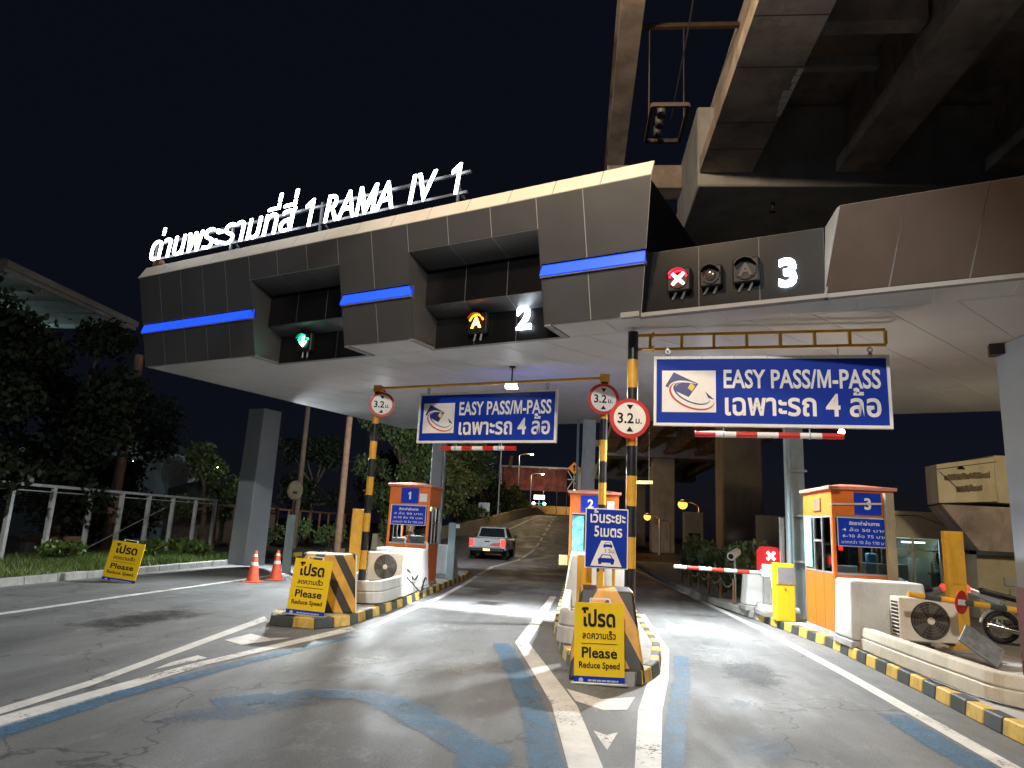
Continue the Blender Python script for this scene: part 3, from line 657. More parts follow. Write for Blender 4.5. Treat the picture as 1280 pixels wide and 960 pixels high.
# ------------------------------------------------------------------ rooftop letters
rs = thing('rooftop_sign', 'glowing white Thai and English letters on a steel frame along the canopy roof', 'illuminated sign', PW(0, -.2, 7.22), TH)
ZL = .3     # baseline above the thing's origin
def letters(txt, u0, u1, size=.86, off=0.):
    lay, wd = layout(txt, off); sx = (u1-u0)/wd
    for ch, gx, dy in lay:
        vs, fs, _ = GL[(off, ch)]; mb = MB(); T = .03
        # solid letter: front and back caps with sides along the border edges
        P = [(u0+(gx+a)*sx+.13*(b+dy)*size, ZL+(b+dy)*size) for a, b in vs]; n = len(P)
        V = [(x, -T/2, z) for x, z in P]+[(x, T/2, z) for x, z in P]
        cnt = {}
        for f in fs:
            for i in range(len(f)):
                e = (f[i], f[(i+1) % len(f)]); k = tuple(sorted(e)); cnt.setdefault(k, []).append(e)
        F = list(fs)+[tuple(n+i for i in reversed(f)) for f in fs]
        for k, es in cnt.items():
            if len(es) == 1: a, b = es[0]; F.append((b, a, n+a, n+b))
        mb.add(V, F); mb.build('letter', E_white, rs)
letters("ด่านพระรามที่สี่", -12.42, -7.55, .88, 0.)
letters("1", -7.34, -6.98); letters("RAMA", -6.74, -4.92); letters("IV", -4.6, -4.0); letters("1", -3.68, -3.36)
mb = MB(); mb.bar((-12.4, .12, ZL+.06), (-3.3, .12, ZL+.06), .05, .05); mb.bar((-12.3, .12, ZL+.46), (-3.25, .12, ZL+.46), .05, .05)
for u in (-12.3, -9.6, -6.9, -3.5):
    mb.bar((u, .12, -.05), (u, .12, ZL+.55), .045, .045); mb.bar((u+.05, .75, -.05), (u, .12, ZL+.2), .04, .04)
mb.build('frame', mat('sign_frame_steel', (.1, .1, .11), .55, metal=.3), rs)
t = thing('junction_box', 'small rusty domed box under the first rooftop letter', 'junction box', PW(-12.0, -.15, 7.22), TH)
mb = MB(); mb.prism([(-.11, 0), (.11, 0), (.11, .2), (.06, .29), (-.06, .29), (-.11, .2)], -.08, .08, 'y'); mb.build('box', rail_br, t, bevel=.01)

# ------------------------------------------------------------------ lane signals and numbers in the bays
def signal(label, u, v, z, kind, r=.16, grp='lane signals on the portal'):
    t = thing('lane_signal', label, 'lane signal', PW(u, v, z), TH, grp)
    mb = MB(); mb.box(-r*1.25, r*1.25, -.12, 0, -r*1.25, r*1.25); mb.build('housing', blackp, t, bevel=.02)
    mb = MB(); mb.bar((-.05, -.06, -r*1.2), (-.12, .0, -r*1.9), .03, .02); mb.bar((.08, -.06, -r*1.2), (.02, .0, -r*1.9), .03, .02); mb.build('bracket', galv, t)
    mats = {'green': (E_green, E_greenw), 'amber': (E_amber, E_amberw), 'red': (E_red, E_redw)}.get(kind)
    mb = MB(); mb.disc((0, -.128, 0), r, 'y', 28, 0, .02); mb.build('lens', blackp, t)
    mb = MB(); mb.ring((0, -.18, 0), r*1.02, r*1.1, 'y', 24, 0, .1, None, R(25), R(155)); mb.build('visor', blackp, t)
    if mats:   # glowing ring painted as the lamp's light on the visor's inner face
        mb = MB(); mb.ring((0, -.142, 0), r*.82, r*.98, 'y', 22, 0, .008, None, R(15), R(165)); mb.build('rim_glow', mats[0], t)
    core = mats[1] if mats else mat('unlit_symbol', (.05, .04, .04), .6)
    mb = MB(); y0, y1 = -.16, -.142
    if kind == 'green':
        s = r*.95; mb.prism([(-.2*s, .75*s), (.2*s, .75*s), (.2*s, .0), (.62*s, .1*s), (.62*s, -.1*s), (0, -.72*s), (-.62*s, -.1*s), (-.62*s, .1*s), (-.2*s, 0)], y0, y1, 'y'); mb.build('arrow_symbol', core, t)
    elif kind == 'red':
        s = r*.98; a = .2*s; e = .72*s
        mb.prism([(0, a*1.2), (e-a, e), (e, e-a), (a*1.2, 0), (e, -e+a), (e-a, -e), (0, -a*1.2), (-e+a, -e), (-e, -e+a), (-a*1.2, 0), (-e, e-a), (-e+a, e)], y0, y1, 'y'); mb.build('cross_symbol', core, t)
    elif kind in ('amber', 'offA'):
        text_into(mb, 'A', 0, -r*.62, r*1.75, None, 0, .034, 0, lambda x, y, h: (x, -.15, y)); mb.build('letter_symbol', core, t)
    else:
        mb.sphere((0, -.14, 0), r*.7, 14, 0, (1, .35, 1)); mb.build('bulb', mat('unlit_lens', (.05, .04, .04), .15), t, smooth=True)
    return t
signal('lit green down arrow signal in the bay over the left lane', -7.62, .64, 5.26, 'green')
signal('lit amber A signal beside the glowing number 2', -3.3, .64, 5.26, 'amber')
signal('lit red cross signal at the left of the third bay', .58, .11, 5.4, 'red', .145)
signal('dark unlit round signal next to the red cross', 1.06, .11, 5.4, 'off', .13)
signal('dark unlit A signal between the round signal and the number 3', 1.56, .11, 5.42, 'offA', .15)
def number(txt, label, u, v, z, size):
    t = thing('lane_number', label, 'illuminated number', PW(u, v, z), TH, 'glowing lane numbers')
    mb = MB(); text_into(mb, txt, 0, 0, size, None, 0, .034, 0, lambda x, y, h: (x, -.05, y))
    n = len(mb.v); F = list(mb.f); mb.v += [(x, y+.04, z) for x, y, z in mb.v]; mb.f += [tuple(n+i for i in reversed(f)) for f in F]; mb.m += [0]*len(F)
    cnt = {}
    for f in F:
        for i in range(len(f)):
            e = (f[i], f[(i+1) % len(f)]); cnt.setdefault(tuple(sorted(e)), []).append(e)
    for es in cnt.values():
        if len(es) == 1: a, b = es[0]; mb.f.append((b, a, n+a, n+b)); mb.m.append(0)
    mb.build('digit', E_num, t)
    mb = MB()
    for dz in (.12, .4): mb.cyl((0, -.02, dz*size), (0, .02, dz*size), .012, None, 8)
    mb.build('standoff', galv, t); return t
number('1', 'glowing white number 1 half hidden beside the green arrow', -6.35, .62, 5.06, .56)
number('2', 'glowing white number 2 beside the amber A signal', -2.36, .62, 5.08, .58)
number('3', 'glowing white number 3 at the right of the third bay', 2.12, .11, 5.14, .56)

# ------------------------------------------------------------------ light fittings
def floodlight(label, x, y, z, energy, target, col=(.9, .97, 1.), grp='floodlights under the canopy', spot=125, drop=.3):
    t = thing('floodlight', label, 'floodlight', (x, y, z), 0, grp)
    mb = MB(); mb.box(-.14, .14, -.11, .11, -.02, .07); mb.build('housing', galv, t, bevel=.015)
    mb = MB(); mb.box(-.12, .12, -.115, .09, -.04, -.022); mb.build('lens', E_lamp, t)
    mb = MB(); mb.bar((0, 0, .06), (0, 0, ZS-z-.002), .03, .03); mb.box(-.06, .06, -.06, .06, ZS-z-.03, ZS-z-.004); mb.build('bracket', dark_metal, t)
    lamp('flood_lamp', 'SPOT', (0, -.02, -.07), energy, col, t, .12, spot, Vector(target)-Vector((x, y, z)), .8); return t
floodlight('bright floodlight above the middle hanging blue sign', -1.42, 14.1, 4.48, 6400, (-2.0, 11.2, 0), spot=138)
floodlight('floodlight behind the large right hanging blue sign', 2.45, 13.4, 4.45, 3800, (2.2, 12.2, 0), spot=138)
floodlight('added floodlight hidden behind the left portal column', -10.35, 22.6, 4.6, 4200, (-8.0, 17, 0), spot=136)  # added fitting, kept out of sight, to brighten the left lane
floodlight('added floodlight hidden behind the round height sign of the left pole', -5.05, 17.20, 4.53, 4400, (-6.4, 13.6, 0), spot=112)  # second added fitting, unseen, brightens the left lane and island
floodlight('added unseen floodlight at the rear edge of the canopy lighting the ramp', -3.2, 22.6, 4.62, 9000, (-8.5, 38, 3.4), spot=92)  # added for light on the trees and road beyond, itself unseen
t = thing('small_lamp', 'small warm lamp glowing just under the large right blue sign', 'lamp', (4.33, 11.9, 3.42))
mb = MB(); mb.sphere((0, 0, 0), .05, 12, 0); mb.build('bulb', E_warmw, t, smooth=True)
mb = MB(); mb.cyl((0, 0, .04), (0, 0, .12), .035, None, 10); mb.bar((0, 0, .1), (0, 0, ZS-3.42), .02, .02); mb.build('holder', galv, t)
lamp('small_lamp_light', 'POINT', (0, -.08, 0), 25, (1., .85, .6), t, .05)

def street_lamp(label, base, h, arm, col, em, energy, grp, zoff=0., size=.35, vis=True, spot=None, tgt=None, bulb=.2):
    t = thing('street_lamp', label, 'street lamp', base, 0, grp)
    mb = MB(); mb.cyl((0, 0, 0), (0, 0, h), .09, .055, 10); mb.cyl((0, 0, 0), (0, 0, .25), .13, .13, 10); mb.build('pole', galv, t, smooth=True)
    a = Vector((arm[0], arm[1], 0)); P = [Vector((0, 0, h-.02)), Vector((0, 0, h+.15))+a*.15, Vector((0, 0, h+.28))+a*.55, Vector((0, 0, h+.3))+a]
    mb = MB(); mb.tube(P, .035, 8); mb.build('arm', galv, t, smooth=True)
    e = P[-1]; dr = a.normalized()
    mb = MB(); mb.sphere((e.x+dr.x*.2, e.y+dr.y*.2, e.z), .3, 12, 0, (1, 1, .4) if abs(dr.x) > .9 else (.7, 1, .4)); mb.build('head', galv, t, smooth=True)
    mb = MB(); mb.sphere((e.x+dr.x*.22, e.y+dr.y*.22, e.z-.09-(bulb-.2)*.7), bulb, 12, 0, (1, 1, .5 if bulb < .25 else 1)); mb.build('lamp_glass', em, t, smooth=True)
    if energy:
        p = Vector((e.x+dr.x*.22, e.y+dr.y*.22, e.z-.26))
        if spot: lamp('street_light', 'SPOT', p, energy, col, t, size, spot, tgt-(Vector(base)+p) if False else Vector(tgt)-Vector(base), .6)
        else: lamp('street_light', 'POINT', p, energy, col, t, size)
    return t
SOD = (1., .75, .47); NEUT = (1., .96, .9)
street_lamp('tall street lamp in the left gore beside the viewer', (-4.4, .8, .0), 9.5, (2.9, 4.8), SOD, E_warmw, 1900, 'street lamps near the plaza', spot=128, tgt=(.9, 10.6, 5.6))
street_lamp('street lamp on the viaduct edge behind the viewer', (.62, -8.6, 11.7), 1.2, (-2.0, .2), NEUT, E_warmw, 12000, 'street lamps near the plaza', spot=92, tgt=(-.6, 7.4, .5))
street_lamp('added yard lamp out of view right of the office', (10.2, 11.7, .02), 3.9, (-.9, .3), (1., .84, .55), E_warmw, 520, 'street lamps near the plaza', spot=165, tgt=(8.5, 15, .3))  # added off to the side to brighten the office and motorcycles

# ------------------------------------------------------------------ clearance gantries, height signs and hanging boards
def striped_pole(name, label, x, y, z0, z1, r, n, grp, first=0):
    t = thing(name, label, 'striped pole', (x, y, z0), 0, grp); st = (z1-z0)/n
    for k in range(n):
        mb = MB(); mb.cyl((0, 0, k*st), (0, 0, (k+1)*st), r, None, 20, 0, k == n-1); mb.build('painted_band', (pole_k, pole_y)[(k+first) % 2], t, smooth=True)
    mb = MB(); mb.box(-r*1.7, r*1.7, -r*1.7, r*1.7, -.005, .015); mb.build('base_plate', galv, t); return t
p1 = striped_pole('striped_pole', 'yellow and black striped pole in front of the booth with number 1', -4.36, 14.5, .24, 4.4, .075, 11, 'striped poles')
p2 = striped_pole('striped_pole', 'striped pole partly hidden behind the nearer height limit sign', .45, 12.8, .14, 4.42, .07, 11, 'striped poles')
p3 = striped_pole('striped_pole', 'tall striped pole carrying the latticed yellow arm', .84, 11.15, .14, 4.84, .085, 10, 'striped poles', 1)
mb = MB(); A = Vector((-4.36+4.36, 0, 4.42-.24)); B = Vector((.45+4.36, 12.8-14.5, 4.42-.24)); mb.cyl(A, B, .03, None, 10)
for f in (0, 1): q = A.lerp(B, f); mb.box(q.x-.09, q.x+.09, q.y-.09, q.y+.09, q.z-.08, q.z+.06)
mb.build('cross_bar', pole_y, p1, bevel=.004)
arm = thing('gantry_arm', 'yellow ladder-like arm reaching right from the tall striped pole', 'gantry arm', (.84, 11.15, 4.55))
mb = MB(); E1 = Vector((3.72, -.55, .02))
for dz in (0, .235): mb.bar((.08, 0, dz), E1+Vector((0, 0, dz)), .04, .04)
mb.build('rail', pole_y, arm)
for k in range(8):
    q = E1*((k+.55)/7.55) if k < 7 else E1
    mb = MB(); mb.bar(q+Vector((0, 0, .018)), q+Vector((0, 0, .235-.018)), .045, .04); mb.build('rung', pole_y, arm)
for dz in (0, .235):
    mb = MB(); q = E1*.085+Vector((0, 0, dz)); mb.disc(q, .05, 'x', 14, 0, .035); mb.build('flange', pole_y, arm)
def height_sign(label, x, y, z, r, rz):
    t = thing('height_sign', label, 'height sign', (x, y, z), rz, 'round height limit signs')
    mb = MB(); mb.disc((0, .0, 0), r, 'y', 40, 0, .02); mb.build('plate', sign_r, t)
    mb = MB(); mb.disc((0, -.012, 0), r*.8, 'y', 40, 0, .008); mb.build('face', sign_w, t)
    mb = MB(); pl_ = lambda x, y, h: (x, -.019, y)
    text_into(mb, '3.2', -r*.22, -r*.25, r*.72, r*.84, 0, .022, 0, pl_); text_into(mb, 'ม.', r*.43, -r*.25, r*.42, None, 0, .022, 0, pl_)
    for s in (1, -1): mb.add([pl_(-r*.17, s*r*.68, 0), pl_(r*.17, s*r*.68, 0), pl_(0, s*r*.42, 0)], [(0, 1, 2)])
    mb.build('lettering', sign_k, t)
    mb = MB(); mb.box(-.05, .05, .01, .07, -.14, -.1); mb.box(-.05, .05, .01, .07, .1, .14); mb.build('clamp', galv, t); return t
height_sign('round 3.2 metre height sign on the pole left of the middle lane', -4.22, 14.38, 4.05, .27, R(14))
height_sign('round 3.2 metre height sign, partly covered by a nearer one', .43, 12.68, 4.0, .29, R(8))
height_sign('nearest round 3.2 metre height sign, on the tall striped pole', .79, 10.97, 3.38, .315, R(4))
def logo(mb, x0, x1, z0, z1, pl_):
    """toll card emblem: white field (0), dark blue card (1), gold chip (2), red and blue swooshes (3, 1)"""
    W = x1-x0; H = z1-z0; q = lambda a, b, h=0: pl_(x0+a*W, z0+b*H, h)
    mb.add([q(0, 0), q(1, 0), q(1, 1), q(0, 1)], [(0, 1, 2, 3)], 0)
    mb.add([q(.06, .62, 1), q(.5, .36, 1), q(.68, .68, 1), q(.22, .96, 1)], [(0, 1, 2, 3)], 1)
    mb.add([q(.48, .58, 2), q(.56, .5, 2), q(.62, .62, 2), q(.54, .7, 2)], [(0, 1, 2, 3)], 2)
    def sw(cx, cy, rx, ry, a0, a1, w0, w1, m, h, n=22):
        vs = []
        for i in range(n+1):
            a = R(a0+(a1-a0)*i/n); ww = w0+(w1-w0)*math.sin(math.pi*i/n); ca, sa = math.cos(a), math.sin(a); tl = R(-32)
            for k in (1-ww, 1+ww):
                ex, ey = rx*k*ca, ry*k*sa; vs.append(q(cx+ex*math.cos(tl)-ey*math.sin(tl), cy+ex*math.sin(tl)+ey*math.cos(tl), h))
        mb.add(vs, [(2*i, 2*i+1, 2*i+3, 2*i+2) for i in range(n)], m)
    sw(.56, .42, .42, .26, 100, 385, .02, .17, 0, 3)
    sw(.56, .40, .45, .28, 150, 378, .005, .07, 3, 4)
    sw(.56, .45, .37, .2, 130, 372, .005, .07, 1, 5)
    mb.add([q(.8, .5, 4), q(.97, .3, 4), q(.86, .34, 4)], [(0, 1, 2)], 1)
chip = mat('gold_chip', (.75, .55, .08), .4); logo_r = mat('emblem_red', (.45, .06, .03), .5); logo_b = mat('emblem_navy', (.02, .025, .16), .4)
def hanging_board(label, L_, R_, zt, zb, arm_z, bar, barlab, hooks=(.06, .93)):
    L_ = Vector((*L_, 0)); R_ = Vector((*R_, 0)); d = R_-L_; W = d.length; rz = math.atan2(d.y, d.x); H = zt-zb
    t = thing('hanging_board', label, 'road sign', (L_.x, L_.y, zb), rz, 'hanging toll pass signs')
    mb = MB(); mb.box(0, W, .0, .05, 0, H); mb.build('panel', sign_b, t)
    mb = MB(); f = .035
    mb.box(-.01, W+.01, -.02, .06, -.012, f); mb.box(-.01, W+.01, -.02, .06, H-f, H+.012); mb.box(-.01, f, -.02, .06, f, H-f); mb.box(W-f, W+.01, -.02, .06, f, H-f); mb.build('frame', white_p, t, bevel=.004)
    pl_ = lambda x, y, h: (x, -.004-.0012*h, y)
    mb = MB(); logo(mb, W*.035, W*.275, H*.19, H*.8, pl_); mb.build('emblem', [sign_w, logo_b, chip, logo_r], t)
    mb = MB(); text_into(mb, 'EASY PASS/M-PASS', W*.635, H*.55, H*.37, W*.66, 0, .022, 0, pl_); text_into(mb, 'เฉพาะรถ 4 ล้อ', W*.635, H*.16, H*.43, W*.66, 0, .022, 0, pl_); mb.build('lettering', sign_w, t)
    for k in hooks:
        mb = MB(); x = W*k; mb.cyl((x, .025, H), (x, .025, H+.05), .03, None, 8); mb.torus((x, .025, H+.1), .035, .01, 'y', 12, 6); mb.bar((x, .025, H+.12), (x, .025, arm_z-zb), .02, .02); mb.build('hook', galv, t)
    for k in range(7):
        mb = MB(); mb.disc((W*(k+.5)/7, -.022, H-.01), .012, 'y', 8, 0, .006); mb.build('bolt', galv, t)
    b0, b1, bz = bar; tb = thing('clearance_bar', barlab, 'clearance bar', L_+d.normalized()*b0+Vector((0, 0, bz)), rz, 'red and white clearance bars'); n = 7; bw = b1-b0
    for k in range(n):
        mb = MB(); mb.cyl((bw*k/n, .02, 0), (bw*(k+1)/n, .02, 0), .045, None, 14, 0, k in (0, n-1)); mb.build('painted_band', (sign_r, white_p)[k % 2], tb, smooth=True)
    for k in (.2, .78):
        mb = MB(); mb.ring((bw*k, .02, 0), .046, .054, 'x', 14, 0, .02); mb.bar((bw*k, .02, .05), (bw*k, .02, zb-bz+.0), .014, .014); mb.build('hanger', galv, tb)
hanging_board('smaller blue EASY PASS sign hanging over the middle lane', (-3.43, 14.55), (-.45, 13.55), 4.33, 3.28, 4.42, (.6, 2.3, 3.16), 'red and white bar hung under the smaller blue sign')
hanging_board('large blue EASY PASS sign hanging from the latticed arm on the right', (1.17, 10.98), (4.55, 10.52), 4.38, 3.29, 4.55, (.62, 2.75, 3.16), 'red and white bar hung under the large blue sign')

# ------------------------------------------------------------------ yellow speed boards and hazard barriers
def speed_board(label, x, y, z, w, h, rz, lean, roll=0.):
    t = thing('speed_board', label, 'warning board', (x, y, z), 0, 'yellow reduce speed boards', rot=(lean, roll, rz))
    mb = MB(); mb.box(-w/2, w/2, 0, .018, h*.1, h); mb.build('panel', sign_y, t)
    mb = MB(); mb.box(-w/2, w/2, .0, .018, .0, h*.1-.001); mb.build('footer_strip', sign_b, t)
    pl_ = lambda a, b, q: (a, -.004, b)
    mb = MB()
    text_into(mb, 'โปรด', 0, h*.71, h*.27, w*.68, 0, .034, 0, pl_); text_into(mb, 'ลดความเร็ว', 0, h*.555, h*.115, w*.68, 0, .022, 0, pl_)
    mb.add([pl_(-w*.36, h*.49, 0), pl_(w*.36, h*.49, 0), pl_(w*.36, h*.498, 0), pl_(-w*.36, h*.498, 0)], [(0, 1, 2, 3)])
    text_into(mb, 'Please', 0, h*.325, h*.18, w*.72, 0, .022, 0, pl_); text_into(mb, 'Reduce Speed', 0, h*.2, h*.105, w*.82, 0, .022, 0, pl_); mb.build('lettering', sign_k, t)
    mb = MB(); mb.disc((-w*.36, -.004, h*.05), h*.03, 'y', 14, 0, .004); mb.build('footer_logo', mat('footer_print', (.4, .45, .5), .5), t); mb = MB()
    rr = random.Random(5); xx = -w*.22
    while xx < w*.36:
        L = rr.uniform(.02, .05); mb.add([pl_(xx, h*.04, 0), pl_(xx+L*w/.56, h*.04, 0), pl_(xx+L*w/.56, h*.062, 0), pl_(xx, h*.062, 0)], [(0, 1, 2, 3)]); xx += L*w/.56+.008
    mb.build('footer_lettering', MATS['footer_print'], t)['kind'] = 'stuff'
    mb = MB()
    for s in (-1, 1): mb.bar((s*w*.42, .035, .0), (s*w*.42, .035, h*.98), .025, .025)
    mb.bar((-w*.42, .035, h*.985), (w*.42, .035, h*.985), .025, .025); mb.bar((-w*.18, .035, h*1.05), (w*.22, .035, h*1.05), .015, .015); mb.bar((-w*.18, .035, h), (-w*.18, .035, h*1.05), .015, .015); mb.bar((w*.22, .035, h), (w*.22, .035, h*1.05), .015, .015)
    mb.build('frame', white_p, t)
    mb = MB(); mb.box(-w*.56, w*.56, -.06, .16, -.0, .025); mb.build('foot', galv, t, bevel=.006)
    return t
speed_board('yellow Please Reduce Speed board nearest the viewer, against the centre barrier', .295, 8.0, .0, .54, .84, R(-3), R(-4), R(-1.5))
speed_board('yellow Please Reduce Speed board at the tip of the left island', -4.02, 10.62, .15, .58, .83, R(4), R(-5), R(3))
speed_board('tilted yellow Please Reduce Speed board by the grassy left kerb', -9.98, 15.0, .0, .78, .88, R(0), R(-6), R(5))
def hazard_block(label, x, y, z, w0, w1, d, h, m, rz=0., rake=.25):
    t = thing('crash_block', label, 'crash barrier', (x, y, z), rz, 'striped crash blocks')
    mb = MB(); mb.hexa([(-w0/2, 0, 0), (w0/2, 0, 0), (w0/2, d, 0), (-w0/2, d, 0)], [(-w1/2, rake, h), (w1/2, rake, h), (w1/2, d, h), (-w1/2, d, h)]); mb.build('body', m, t, bevel=.03, seg=2)
    return t
b2 = hazard_block('orange and black chevron crash block behind the centre yellow board', .38, 8.12, .02, .84, .6, 1.0, .93, stripes('chevron_paint', (.02, .018, .016), (.62, .3, .03), 1.7, 1., .56), 0, .3)
b1 = hazard_block('striped crash block behind the yellow board on the left island', -3.9, 11.14, .14, .95, .82, .8, .9, stripes('stripe_paint', (.02, .018, .016), (.62, .32, .03), 1.7, 1., .5), R(19), .12)
mb = MB(); mb.bar((.485, .02, .02), (.415, .13, .9), .02, .02); mb.build('edge_strip', white_p, b1)

# blue keep-distance sign
t = thing('distance_sign', 'blue keep 5 metres distance sign above the centre crash block', 'road sign', (.4, 9.42, .14), R(-1))
W, H, Z0 = .56, .77, 1.0
mb = MB(); mb.box(-W/2, W/2, 0, .012, Z0, Z0+H); mb.build('panel', sign_w, t, bevel=.003)
mb = MB(); mb.box(-W/2+.014, W/2-.014, -.004, .001, Z0+.014, Z0+H-.014); mb.build('face', sign_b, t)
pl_ = lambda a, b, h: (a, -.0065-.0012*h, b)
mb = MB(); text_into(mb, 'เว้นระยะ', .01, Z0+H*.76, .19, W*.84, 0, .022, 0, pl_); text_into(mb, '5เมตร', .02, Z0+H*.53, .19, W*.66, 0, .022, 0, pl_)
mb.add([pl_(-W*.36, Z0+.03, 0), pl_(W*.36, Z0+.03, 0), pl_(W*.12, Z0+H*.46, 0), pl_(-W*.12, Z0+H*.46, 0)], [(0, 1, 2, 3)]); mb.build('lettering', sign_w, t)
mb = MB()
for cx, cz, s in ((.0, Z0+.055, 1.), (.02, Z0+.265, .55)):
    mb.add([pl_(cx+a*s, cz+b*s, 1) for a, b in [(-.1, 0), (-.06, 0), (-.06, .02), (.06, .02), (.06, 0), (.1, 0), (.1, .02), (.11, .06), (.085, .08), (.055, .125), (.045, .115), (.07, .08), (-.07, .08), (-.045, .115), (.045, .115), (.055, .125), (-.055, .125), (-.085, .08), (-.11, .06), (-.1, .02)]][:20],
           [(0, 1, 2, 19), (3, 4, 5, 6), (19, 2, 3, 6, 7, 8, 11, 12, 17, 18), (8, 9, 10, 11), (12, 13, 16, 17), (13, 14, 15, 16)])
text_into(mb, '5ม.', .075, Z0+.2, .075, None, 0, .0, 0, lambda a, b, h: pl_(a, b, 1)); mb.add([pl_(-.012, Z0+.2, 1), pl_(-.006, Z0+.2, 1), pl_(-.006, Z0+.25, 1), pl_(-.012, Z0+.25, 1)], [(0, 1, 2, 3)])
mb.build('pictogram', sign_b, t)
mb = MB(); mb.bar((-.06, .035, 0), (-.06, .035, Z0+H*.9), .05, .05); mb.bar((.1, .035, 0), (.1, .035, Z0+H*.9), .04, .04); mb.build('post', pole_y, t)
def channel_post(label, x, y, z, h, w, d, m, rz=0., grp='channel posts'):
    t = thing('channel_post', label, 'post', (x, y, z), rz, grp); mb = MB()
    mb.box(-w/2, w/2, 0, .02, 0, h); mb.box(-w/2, -w/2+.03, .02, d, 0, h); mb.box(w/2-.03, w/2, .02, d, 0, h); mb.build('channel', m, t, bevel=.004)
    mb = MB(); mb.box(-w*.25, w*.25, -.012, .0, h*.55, h*.95); mb.build('cover_plate', m, t)
    mb = MB(); mb.box(-w*.75, w*.75, -.05, d+.05, -.004, .015); mb.build('base_plate', galv, t); return t
channel_post('yellow channel post just behind the centre chevron block', .13, 9.75, .14, 1.15, .2, .12, pole_y)
channel_post('yellow channel post behind the striped block on the left island', -4.9, 15.6, .0, 1.85, .26, .16, pole_y, R(12))
channel_post('yellow channel post beside the parked motorcycles', 5.78, 11.5, .14, 1.74, .26, .14, pole_y)
channel_post('drab channel post against the front of the booth with number 3', 4.98, 11.78, .14, 2.3, .13, .1, mat('drab_paint', (.3, .24, .14), .6, dirt=.4))
channel_post('pale blue-grey post behind the two orange cones', -8.35, 20.2, .0, 1.66, .24, .1, steel_bl, R(8))

